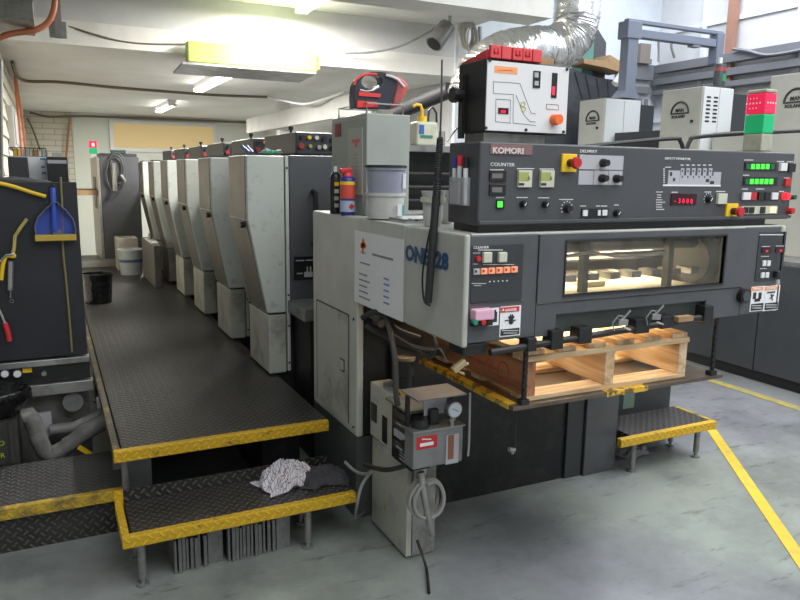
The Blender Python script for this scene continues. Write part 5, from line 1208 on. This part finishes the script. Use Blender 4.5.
# PVC pipes
pv = mat('grimy_pipe', (.2, .2, .19), .45, 0, (.06, .06, .055), 9, .8)
t = thing('waste_pipe', 'grimy grey plastic waste pipe with elbows behind the low platform', 'pipe', (-.08, 3.78, .0))
def PP(x, y, Y=3.8): return P(x, y, 1, Y)
done(B().tube([PP(23, 417), PP(29, 415), PP(33, 420), PP(37, 433), PP(41, 444), PP(45, 452), PP(51, 456), PP(58, 452), PP(70, 444), PP(85, 432), PP(106, 421)], .04, 14), 'pipe', pv, t, smooth=True)
b = B()
for a, c in (((32, 419), (35, 427)), ((37, 434), (39.5, 441)), ((56, 453), (62, 449.5)), ((66, 446), (71, 443)), ((84, 433), (90, 430))): b.cyl(PP(*a), PP(*c), .042, n=14)
done(b, 'collar', pv, t, smooth=True)
done(B().tube([PP(50, 430, 3.95), PP(75, 427, 3.95), PP(104, 413, 3.95)], .03, 12), 'grey_pipe', pv, None, 'second grimy pipe behind the elbowed waste pipe', 'pipe', smooth=True)
q = FR(37, 413, 52, 437, 3.98); done(B().box(q[0], q[1], 3.98, 4.0, q[2], q[3]), 'white_board', M['grey_ink'], None, 'small pale board behind the waste pipe elbow', 'board')
q = P(85, 455, 1, 3.75); done(B().rbox(P(87, 452, 1, 3.75), (.10, .012, .022), Matrix.Rotation(.75, 3, 'Y')), 'yellow_strap', M['yellow'], None, 'short yellow strap lying under the waste pipe', 'strap')
M['galvdark'] = mat('dark_galvanised', (.13, .13, .125), .5, .3, (.06, .06, .06), 9, .7)
t = thing('grimy_motor', 'grimy round motor housing behind the pipes beside the walkway', 'motor', PP(75, 400, 4.03))
done(B().cyl(PP(73, 402, 3.99), PP(73, 402, 4.055), .05, n=20), 'housing', M['galvdark'], t, smooth=True); done(B().box(PP(71, 0, 3.97).x, PP(81, 0, 3.97).x, 3.96, 3.975, .34, .40), 'label', M['grey_ink'], t)
# bin with bag
t = thing('bagged_bin', 'black bin with shiny black liner bag at the left edge beside the waste pipe', 'bin', (-.33, 3.78, .0))
done(B().prism([(-.50, .001), (-.205, .001), (-.205, .42), (-.50, .42)], 1, 3.68, 3.98), 'bin_body', mat('ribbed_black', (.04, .038, .035), .4), t)
b = B()
for k in range(6): b.box(-.49+k*.05, -.472+k*.05, 3.668, 3.68, .215, .42)
done(b, 'rib', MATS['ribbed_black'], t)
text('lettering', 'NO', .035, (-.315, 3.664, .31), '-Y', mat('green_yellow_ink', (.35, .5, .03), .5), t)
text('lettering', 'AIR', .035, (-.315, 3.664, .25), '-Y', MATS['green_yellow_ink'], t)
b = B(); n = 60; L = []
cc = (-.385, 3.79)
for ri, (rr, z) in enumerate(((.15, .40), (.20, .445), (.245, .50), (.25, .535), (.24, .548), (.215, .53), (.2, .47), (.19, .43))):
    L.append([b.m.verts.new((cc[0]+(rr+.012*noise.noise(Vector((i*.5, ri*.8, 0))))*math.cos(i*2*math.pi/n), cc[1]+(rr+.015*noise.noise(Vector((i*.6, ri, 5))))*.6*math.sin(i*2*math.pi/n), z+.02*noise.noise(Vector((i*.45, ri, 2))))) for i in range(n)])
for a, c in zip(L, L[1:]):
    for i in range(n): b.m.faces.new((a[i], a[(i+1)%n], c[(i+1)%n], c[i]))
b.m.faces.new(L[-1])
done(b, 'liner_bag', mat('shiny_black_bag', (.008, .008, .009), .18, 0, bump=.5, bsc=25), t, 'shiny black liner bag', smooth=True)

# ================================================================ FAR END OF WALKWAY
t = thing('feeder_cabinet', 'tall dark grey cabinet with pale steel edge at the far end of the walkway', 'cabinet', (.78, 9.8, zd))
Yc2 = 9.5
done(B().box(.585, 1.04, Yc2, 10.3, zd+.001, 1.75), 'body', M['grey'], t, bev=.006)
done(B().box(.555, .583, Yc2-.01, 10.9, zd+.001, 1.74), 'side_panel', mat('pale_steel_side', (.38, .37, .33), .35, .5, (.2, .19, .16), 5, .6), t)
done(B().box(.549, .555, 9.9, 10.4, 1.1, 1.5), 'dark_slot', M['black'], t)
done(B().box(.60, 1.02, Yc2+.02, 10.2, 1.751, 1.79), 'top_box', M['grey3'], t)
t2 = thing('far_signal_lamp', 'small red over green signal lamp on the far cabinet', 'signal lamp', P(93, 160, 1, 10.0))
q = P(93, 150, 1, 9.8); z0 = 1.741
pz_ = lambda y: P(93, y, 1, 9.8).z
done(B().box(q.x-.02, q.x+.02, 9.8, 9.84, z0, pz_(153.5)), 'post', M['white'], t2)
done(B().box(q.x-.04, q.x+.045, 9.78, 9.86, pz_(153.5), pz_(148)), 'green_lens', lens_g, t2); done(B().box(q.x-.04, q.x+.045, 9.78, 9.86, pz_(148), pz_(141)), 'red_lens', lens_r, t2)
done(B().box(q.x-.012, q.x+.02, 9.77, 9.78, pz_(146.5), pz_(143)), 'white_spot', M['paper'], t2)
t = thing('hung_air_gun', 'coiled grey hose with a steel air gun hanging on the far cabinet', 'air hose', P(115, 190, 1, Yc2))
b = B(); yy = Yc2-.03
for k in range(4):
    pts = []
    for i in range(21):
        a = i/20*2*math.pi; q = P(115+(6.5+k*1.1)*math.cos(a)+(k%2)*1.5, 169+(11+3*k)*math.sin(a)+k*1.2, 1, yy-.008*k); pts.append(q)
    b.tube(pts, .006, 6)
done(b, 'hose', M['galvdark'], t, smooth=True)
done(B().cyl(P(113.5, 163, 1, yy-.05), P(115, 191, 1, yy-.05), .028, n=12), 'gun_tube', M['steel'], t, smooth=True)
done(B().tube([P(121, 175, 1, yy-.03), P(125, 181, 1, yy-.03), P(124.5, 183, 1, yy-.03)], .018, 8), 'nozzle', M['steel2'], t, smooth=True)
done(B().box(P(103, 0, 1, yy).x, P(118, 0, 1, yy).x, yy+.035, yy+.15, 1.791, 1.83), 'dark_grip', mat('dark_green_grip', (.02, .05, .035), .6), t)
# bucket and box
t = thing('white_bucket', 'pale grey bucket with blue band on the walkway in front of the far cabinet', 'bucket', P(131, 272, 2, zd))
q = P(131, 273, 2, zd+.001); Y = 8.5; c = P(130.5, 250, 1, Y); r = 12.3/710*Y*.95
zz0 = zd+.001; hh = P(130, 249, 1, Y).z-zz0
done(B().lathe((c.x, Y, zz0), [(r*.82, 0), (r*.9, hh*.5), (r*.97, hh*.96), (r*1.04, hh*.96), (r*1.04, hh), (r*.93, hh), (r*.8, hh*.3)], 26), 'body', mat('bucket_grey', (.42, .45, .46), .4, 0, (.25, .25, .24), 9, .6), t, smooth=True)
done(B().lathe((c.x, Y, zz0+hh*.5), [(r*.91, 0), (r*.925, hh*.12)], 26), 'blue_band', mat('blue_band_ink', (.08, .12, .28), .5), t, smooth=True)
q = FR(117, 238, 138, 262, 8.9); done(B().box(q[0], q[1], 8.85, 9.2, zd+.001, q[3]), 'white_carton', mat('dirty_white_carton', (.42, .38, .33), .8), None, 'dirty white open carton behind the pale bucket', 'carton', bev=.006)
t = thing('black_lined_bin', 'round black lined bin standing on the walkway beside the black machine', 'bin', P(99, 303, 2, zd))
Y = 6.75; c = P(98, 290, 1, Y); r = 14.5/710*Y*.93
h2 = P(98, 273, 1, Y).z-zd
b = B(); n = 40; L = []
for ri, (k, z) in enumerate(((.86, .001), (.92, .12), (.95, h2*.8), (1.0, h2*.9), (1.03, h2), (.94, h2), (.9, h2*.7))):
    L.append([b.m.verts.new((c.x+r*(k+.03*noise.noise(Vector((i*.7, ri, 0))))*math.cos(i*2*math.pi/n), Y+r*(k+.03*noise.noise(Vector((i*.7, ri, 0))))*math.sin(i*2*math.pi/n), zd+z)) for i in range(n)])
for a, d in zip(L, L[1:]):
    for i in range(n): b.m.faces.new((a[i], a[(i+1)%n], d[(i+1)%n], d[i]))
b.m.faces.new(L[-1]); b.m.faces.new(list(reversed(L[0])))
done(b, 'lined_body', MATS['shiny_black_bag'], t, smooth=True)
t = thing('low_metal_box', 'low dirty metal box with papers on it beside the rear printing units', 'box', (.98, 7.6, zd))
q = P(138, 290, 1, 7.4)
X0 = P(140, 240, 1, 7.5).x
done(B().box(.90, .975, 7.35, 8.35, zd+.001, .86), 'body', mat('grimy_metal_box', (.11, .10, .09), .5, 0, (.08, .07, .06), 6, .7), t, bev=.01)
done(B().box(.905, .97, 7.5, 8.1, .861, .875), 'papers', M['paper'], t)
done(B().cyl((.94, 7.9, .876), (.94, 7.9, .94), .02), 'small_bottle', M['steel2'], t, smooth=True)
t = thing('end_step', 'pale step slab at the far left end of the walkway', 'step', (.42, 8.7, zd))
q0 = P(84, 262, 2, .5); done(B().box(.25, .70, 9.22, 9.48, zd+.001, .50), 'slab', mat('pale_slab', (.3, .29, .26), .6, 0, (.15, .15, .14), 6, .6), t, bev=.006)
t = thing('dark_rack', 'dark low cabinet with a wooden top beyond the black machine', 'cabinet', (.3, 9.9, 0))
done(B().box(-.2, .16, 9.6, 10.4, 0, 1.28), 'body', M['blackdirt'], t); done(B().box(-.22, .545, 9.58, 10.42, 1.28, 1.34), 'top', M['card'], t)

# ================================================================ RIGHT-HAND PRESS AND HALL
XB = 4.97
RM = thing('right_press_base', 'long dark grey panelled side of the second press on the right', 'machine side', (5.2, 4, 0))
pg = mat('blue_grey_panel', (.055, .06, .07), .42, 0, (.04, .044, .05), 4, .6)
for a, c in ((1.6, 3.68), (3.69, 5.15), (5.16, 6.6)):
    done(B().box(XB, XB+.3, a, c, .09, .95), 'side_panel', pg, RM, bev=.003)
done(B().box(XB+.04, XB+.3, 1.6, 6.6, .0, .089), 'plinth', M['black'], RM)
done(B().box(XB-.0, XB+.34, 1.6, 6.6, .952, .985), 'ledge', M['steel2'], RM)
ub = 0
XU = 5.3
cabm = mat('pale_cabinet', (.47, .47, .42), .4, 0, (.35, .34, .3), 3, .5); cabw = mat('bright_cabinet', (.66, .68, .68), .4)
def man(name, label, y0, y1, ztop_, w, vents, logo_y):
    t = thing(name, label, 'printing unit', (XU+.3, (y0+y1)/2, .986), 'upright units of the right-hand press')
    done(B().box(XU, XU+w, y0, y1, .987, ztop_), 'side_cover', cabm, t, 'pale beige cover', bev=.006)
    a = XU+.012; m1 = XU+w*.52
    done(B().box(a, m1, y0-.012, y0-.001, .99, ztop_-.004), 'front_door', cabw, t, bev=.003); done(B().box(m1+.006, XU+w-.01, y0-.012, y0-.001, .99, ztop_-.004), 'front_door', cabw, t, bev=.003)
    if vents:
        b = B()
        for r in range(7):
            for s in (.035, .125): b.box(a+s, a+s+.05, y0-.015, y0-.012, ztop_-.10-r*.035, ztop_-.085-r*.035)
        done(b, 'vent_slots', M['black'], t)
    done(B().box(XU+w+.002, XU+w+.22, y0+.02, y1, .987, ztop_-.04), 'dark_side', M['grey3'], t)
    done(B().box(XU+.02, XU+w-.02, y0+.02, y1-.02, ztop_, ztop_+.012), 'top_plate', M['grey'], t)
    R = .10; lz = ztop_-.22; xl = XU-.004
    done(B().torus((xl, logo_y, lz), R, .009, 'X', 22, 6, 0, math.pi).box(xl-.003, xl+.003, logo_y-R-.006, logo_y+R+.006, lz-.008, lz+.004), 'logo_arch', M['ink'], t)
    text('lettering', 'MAN', .045, (xl-.001, logo_y+.052, lz+.012), '-X', M['ink'], t, 1.0, bold=.001)
    text('lettering', 'ROLAND', .036, (xl-.001, logo_y+.092, lz-.042), '-X', M['ink'], t, 1.05, bold=.001)
    y_ = y0+.09; done(B().cyl((XU-.012, y_, ztop_-.30), (XU, y_, ztop_-.30), .014), 'lock', M['black'], t, smooth=True)
    return t
yA = P(703, 86, 0, XU).y; zA = P(703, 86, 0, XU).z; yA1 = P(663, 88, 0, XU).y
wA = P(734, 87, 1, yA).x-XU
yB = P(605, 98, 0, XU).y; yB1 = P(580, 100, 0, XU).y; zB = P(605, 98, 0, XU).z; wB = P(641, 100, 1, yB).x-XU
yC1 = P(771, 77, 0, XU).y; zC = P(772, 76, 0, XU).z
man('press_unit', 'middle pale unit with arch logo and vent slots behind the console', yA, yA1, zA, wA, True, (P(681, 100, 0, XU).y))
man('press_unit', 'left pale unit with arch logo standing right of the black box', yB, yB1, zB, wB, False, (P(593.5, 105, 0, XU).y))
man('press_unit', 'right pale unit with arch logo cut by the picture edge', yC1-.62, yC1, zC, wA, False, (P(797, 93, 0, XU).y))
t = thing('press_link_frame', 'dark machine frame linking the pale units of the right-hand press', 'machine frame', (5.6, 4.5, .986))
done(B().box(5.42, 5.5, yA1+.03, yB-.05, .987, 2.05), 'panel', M['grey3'], t); done(B().box(5.36, 5.415, yA1+.05, yB-.1, 1.7, 1.95), 'roller_cover', M['black'], t, bev=.01)
done(B().box(5.33, 5.41, yA1+.1, yA1+.4, 1.4, 1.62), 'pale_box', cabw, t)
done(B().box(5.42, 5.5, yC1+.05, yA-.05, .987, 2.0), 'panel', cabm, t)
t = thing('small_panel_box', 'small grey control box standing on the right-hand press ledge', 'control box', (5.0, 2.9, .986))
q = P(793, 270, 0, 4.99)
done(B().box(4.98, 5.08, 2.9, 3.2, .986, 1.12), 'box', M['grey'], t, bev=.004); done(B().box(4.976, 4.98, 2.95, 3.15, 1.0, 1.10), 'plate', M['steel'], t)
# gantry hoist
t = thing('gantry_hoist', 'blue grey steel portal frame standing over the second press', 'hoist', (5.75, 5.5, 2.3))
gm_ = mat('blue_grey_paint', (.17, .19, .25), .45, 0, (.18, .2, .25), 5, .5)
YG = 5.42
def GB(name, x0, y0, x1, y1, yo=0, d=.10, bev=.006):
    q = FR(x0, y0, x1, y1, YG+yo); return done(B().box(q[0], q[1], YG+yo, YG+yo+d, q[2], q[3]), name, gm_, t, bev=bev)
lx0 = P(627.5, 60, 1, YG).x; lx1 = P(637.5, 60, 1, YG).x; rx0_ = P(717, 50, 1, YG).x; rx1_ = P(724, 50, 1, YG).x
ztg = P(632, 19.5, 1, YG).z; zbg = P(632, 27.5, 1, YG).z; zbb = P(632, 36, 1, YG).z
done(B().box(lx0, lx1, YG, YG+.11, P(630, 98, 1, YG).z, ztg-.005), 'post', gm_, t, bev=.006)
done(B().box(rx0_, rx1_, YG, YG+.11, P(720, 64, 1, YG).z, ztg-.005), 'post', gm_, t, bev=.006)
done(B().box(lx1+.002, rx0_-.002, YG+.01, YG+.10, zbb, zbg), 'beam', gm_, t, bev=.006)
done(B().box(lx0, rx1_, YG+.02, YG+.08, ztg-.02, ztg+.015), 'top_rail', gm_, t, bev=.004)
done(B().box(lx0-.03, lx1+.02, YG-.015, YG+.125, zbb-.02, ztg-.01), 'corner_plate', gm_, t, bev=.004)
c = P(699, 44.5, 1, YG); done(B().box(c.x-.05, c.x+.05, YG+.02, YG+.10, c.z-.02, zbb), 'trolley', M['galv'], t)
done(B().prism([(lx0-.07, P(630, 98, 1, YG).z), (lx1+.06, P(630, 98, 1, YG).z), (lx1, P(630, 90, 1, YG).z), (lx0, P(630, 90, 1, YG).z)], 1, YG-.01, YG+.12), 'foot', gm_, t)
for px, c in ((658.5, 62), (671.5, 58)):
    a = P(px, 40, 1, YG+.05); a.z = zbb
    cable('hanging_chain', [a, P(px+.3, (40+c)/2, 1, YG+.05), P(px+(3 if px > 665 else 0), c, 1, YG+.05)], .012, M['galv'], 'grey chain hanging under the portal frame, %s' % ('the hooked one' if px > 665 else 'the straight one'), 'chain', 'chains under the portal frame')
# ink can
c = P(719, 82, 0, 5.5); q = P(719, 85, 1, yA+.2)
t = thing('ink_can', 'dark ink can with red and green label on the middle pale unit', 'can', (q.x, yA+.2, zA+.012))
r = 6.8/710*q.y*1.15
hc = P(719, 64, 1, yA+.2).z-zA-.013
done(B().lathe((q.x, yA+.2, zA+.013), [(r, 0), (r, hc*.92), (r*.95, hc)], 22), 'body', mat('dark_can', (.06, .07, .08), .35), t, smooth=True)
done(B().lathe((q.x, yA+.2, zA+.013+hc*.72), [(r*1.01, 0), (r*1.01, hc*.14)], 22), 'red_band', mat('dull_red_band', (.4, .06, .06), .4), t, smooth=True)
done(B().box(q.x-r*.5, q.x+r*.4, yA+.2-r*1.02, yA+.2-r*.9, zA+.013+hc*.3, zA+.013+hc*.6), 'green_label', mat('label_green', (.04, .25, .12), .5), t)
done(B().cyl((q.x-r*.2, yA+.2, zA+.013+hc), (q.x-r*.2, yA+.2, zA+.013+hc*1.25), r*.35), 'cap', M['white'], t, smooth=True)
# silver duct
foil = mat('foil_duct', (.78, .78, .78), .27, 1, bump=.9, bsc=9)
def ductpath(pts, r, seed, N=110):
    pts = [Vector(p) for p in pts]; out = []
    for i in range(len(pts)-1):
        p0 = pts[max(i-1, 0)]; p1 = pts[i]; p2 = pts[i+1]; p3 = pts[min(i+2, len(pts)-1)]
        for k in range(20):
            t = k/20; out.append(.5*((2*p1)+(p2-p0)*t+(2*p0-5*p1+4*p2-p3)*t*t+(3*p1-p0-3*p2+p3)*t**3))
    out.append(pts[-1])
    return B().tube(out, r, 36, lambda i, t: 1+.035*(i % 2)+.06*noise.noise(Vector((i*.35, math.cos(t*.35)*2, seed+math.sin(t*.35)*2))))
Yd_ = 5.2
t = thing('foil_duct', 'big crinkled silver foil duct bending up behind the black box', 'duct', P(560, 60, 1, Yd_))
done(ductpath([P(470, 100, 1, Yd_), P(480, 76, 1, Yd_), P(500, 58, 1, Yd_), P(528, 51, 1, Yd_), P(550, 50, 1, Yd_+.1), P(570, 38, 1, Yd_+.1), P(577, 10, 1, Yd_+.1), P(577, -80, 1, Yd_+.1)], .195, 2), 'duct', foil, t, smooth=True)
# covered machine with cardboard
t = thing('covered_stack', 'bulky stack under a dark grey plastic sheet left of the pale units', 'covered machine', (4.6, 5.9, 0))
sheet = mat('dark_plastic_sheet', (.075, .08, .09), .25, 0, (.03, .033, .036), 3, .7, bump=.5, bsc=5)
b = B(); N = 40; V = {}
def sh(px, py, y): return P(px, py, 1, y)
Ysh = 6.62
cols = [(566, 66, 150), (580, 72, 150), (600, 78, 150), (616, 80, 150), (622, 92, 150), (627, 108, 150), (630, 125, 150)]
A = [P(x, y0, 1, Ysh) for x, y0, y1 in cols]; Cc = [Vector((p.x, Ysh, .9)) for p in A]
poly = [(p.x, p.z) for p in A]+[(Cc[-1].x, .0), (A[0].x-.3, .0), (A[0].x-.3, A[0].z)]
b.prism(poly, 1, Ysh, Ysh+.12)
done(b, 'sheet', sheet, t)
q = P(600, 88, 1, Ysh-.02)
b = B()
for k in range(5):
    a_ = P(575+k*11, 72+k*3, 1, Ysh-.005); c_ = P(583+k*9, 100+k*5, 1, Ysh-.005); b.cyl(a_, c_, .012, .003, n=6)
done(b, 'fold', sheet, t, smooth=True)
t = thing('cardboard_sheet', 'bent brown cardboard sheet lying on the dark plastic sheet', 'cardboard', P(605, 68, 1, 5.9))
b = B(); A = [P(578, 60, 1, 6.6), P(600, 62, 1, 6.6), P(604, 56, 1, 6.6), P(621, 66, 1, 6.6), P(617, 74, 1, 6.6), P(600, 69, 1, 6.6), P(578, 64.5, 1, 6.6)]
b.prism([(p.x, p.z) for p in A], 1, 6.5, 6.75)
done(b, 'sheet', M['card'], t, bev=.003)
t = thing('dark_green_crate', 'grey and green cover behind the duct', 'cover', P(595, 45, 1, 6.3))
q = FR(583, 40, 594, 62, 6.76); done(B().box(q[0], q[1], 6.76, 6.93, 0.0, q[3]), 'green_side', mat('green_plastic_side', (.10, .26, .22), .5), t, bev=.01)
q = FR(592, 28, 606, 64, 6.78); done(B().prism([(q[0], 0), (q[1]+.1, 0), (q[1], q[3]-.15), (q[0]+.06, q[3]), (q[0]-.0, q[3]+.02)], 1, 6.78, 6.93), 'grey_side', sheet, t)
q = P(620, 75, 1, 5.5); cable('white_tube', [P(615, 84, 1, 5.9), P(621, 76, 1, 5.9), P(627, 66, 1, 5.9)], .04, M['white'], 'short white tube leaning beside the portal frame post', 'tube', n=12)
# wall trunking
t = thing('wall_trunking', 'grey metal cable trunking running along the right wall', 'trunking', (6.9, 4.5, 2.6))
tm = mat('trunking_grey', (.22, .225, .25), .5, .2)
for a, c, d in ((2.86, 2.96, .0), (2.72, 2.80, .03), (2.60, 2.66, .06)):
    done(B().box(6.86+d*.3, 6.965, 1.5, 6.9, a, c), 'channel', tm, t, bev=.004)
done(B().box(6.3, 6.85, 6.86, 6.94, 2.78, 2.96), 'rear_channel', tm, t); done(B().box(6.3, 6.85, 6.88, 6.94, 2.62, 2.7), 'rear_channel', tm, t)
q = FR(640, 48, 652, 72, 6.8)
t = thing('shelf_carton', 'two brown grey cartons stacked on the trunking behind the portal frame', 'carton', (q[0], 6.8, 2.97))
done(B().box(q[0], q[1], 6.8, 6.93, 2.961, q[3]-.12), 'lower_carton', mat('drab_carton', (.24, .21, .19), .8), t); done(B().box(q[0]+.0, q[1]-.03, 6.8, 6.93, q[3]-.119, q[3]+.05), 'upper_carton', MATS['drab_carton'], t)
t = thing('valve_board', 'pipes and valves board on the rear wall under the trunking', 'pipework', (6.3, 6.8, 2.2))
b = B()
for k in range(5): b.cyl((6.35+k*.1, 6.85, 1.9), (6.35+k*.1, 6.85, 2.55), .025, n=10)
b.cyl((6.3, 6.85, 2.2), (6.75, 6.85, 2.2), .03, n=10)
done(b, 'pipe', tm, t, smooth=True)
b = B()
for k in range(4): b.cyl((6.35+k*.12, 6.82, 2.12), (6.35+k*.12, 6.76, 2.12), .05, n=12)
done(b, 'valve', M['steel'], t, smooth=True)
y7 = P(733, 30, 0, 6.95).y
done(B().box(6.90, 6.965, y7-.05, y7+.05, 0, 4.38), 'brown_pipe', mat('brown_pipe_paint', (.38, .20, .15), .5), None, 'reddish brown square pipe running up the right wall', 'pipe')
cable('wall_wire', [P(733, 49, 0, 6.84), P(748, 51, 0, 6.84), P(765, 55, 0, 6.84), P(785, 53, 0, 6.84), P(805, 49, 0, 6.84)], .018, tm, 'grey cable sagging along the trunking on the right wall', 'cable')
# far middle wall items seen between cabinet and console
cable('black_duct_pipe', [P(398, 112, 1, 6.2), P(420, 103, 1, 5.9), P(450, 90, 1, 5.6)], .07, M['rubber'], 'dark thick pipe sloping behind the antenna rod', 'pipe', n=14)
cable('vertical_pipe', [(3.35, 7.6, .9), (3.35, 7.6, 1.8), (3.35, 7.6, 2.58)], .06, M['white'], 'white vertical pipe behind the wash bottle', 'pipe', n=12)
t = thing('press_gear_housing', 'grey machinery housing behind the wash bottle', 'machine frame', (2.6, 5.0, 1.5))
done(B().box(2.37, 3.6, 4.6, 5.2, 1.1, 1.80), 'housing', M['steel2'], t, bev=.01); done(B().box(2.45, 3.3, 4.55, 4.6, 1.5, 1.7), 'cover', M['grey3'], t)
done(B().box(2.37, 3.6, 4.6, 5.2, 0, 1.1), 'base', M['blackdirt'], t)
for k in range(4): done(B().cyl((2.5+k*.25, 4.9, 1.80), (2.5+k*.25, 4.9, 1.92), .03), 'valve_post', M['steel'], t, smooth=True)

# ================================================================ LIGHT
def area(name, loc, size, power, col, rot=(0, 0, 0)):
    L = bpy.data.lights.new(name, 'AREA'); L.shape = 'RECTANGLE'; L.size, L.size_y = size; L.energy = power; L.color = col
    o = bpy.data.objects.new(name, L); COL.objects.link(o); o.location = loc; o.rotation_euler = rot
    return o
warm = (1, .97, .92); cool = (.9, .95, 1)
area('low_ceiling_lamp', (1.68, 8.1, 2.50), (.15, 1.5), 150, warm)
area('low_ceiling_lamp', (1.70, 11.7, 2.50), (.15, 1.4), 110, warm)
area('mid_ceiling_lamp', (1.95, 5.7, 3.0), (.15, 1.5), 170, warm)
area('hall_lamp', (5.9, 4.6, 4.3), (1.5, 3.5), 120, cool)
area('hall_lamp', (4.4, 1.2, 4.3), (2.5, 2.5), 190, (.95, .98, 1))
area('hall_lamp', (.8, .2, 4.3), (3, 2.0), 85, (.97, .98, 1))
area('hall_lamp', (2.5, -1.8, 4.3), (4, 1.5), 110, (.97, .98, 1))
a_ = area('delivery_lamp', (1.95, 2.42, 1.12), (.75, .25), 16, (1, .9, .68)); a_.data.spread = 2.2
a_ = area('delivery_lamp', (1.95, 2.45, 1.30), (1.1, .2), 11, (1, .88, .66)); a_.data.spread = 2.0
W = bpy.data.worlds.new('world'); S.world = W; W.use_nodes = True
W.node_tree.nodes['Background'].inputs[0].default_value = (.75, .85, 1, 1); W.node_tree.nodes['Background'].inputs[1].default_value = .3
# ================================================================ CAMERA
cam = bpy.data.cameras.new('camera'); co = bpy.data.objects.new('camera', cam); COL.objects.link(co)
cam.sensor_width = 36; cam.lens = 36*F/800; cam.clip_start = .05
co.matrix_world = Matrix.Translation(O) @ RW.to_4x4()
S.camera = co
S.view_settings.view_transform = 'Standard'; S.view_settings.look = 'None'; S.view_settings.gamma = 1; S.view_settings.exposure = 0
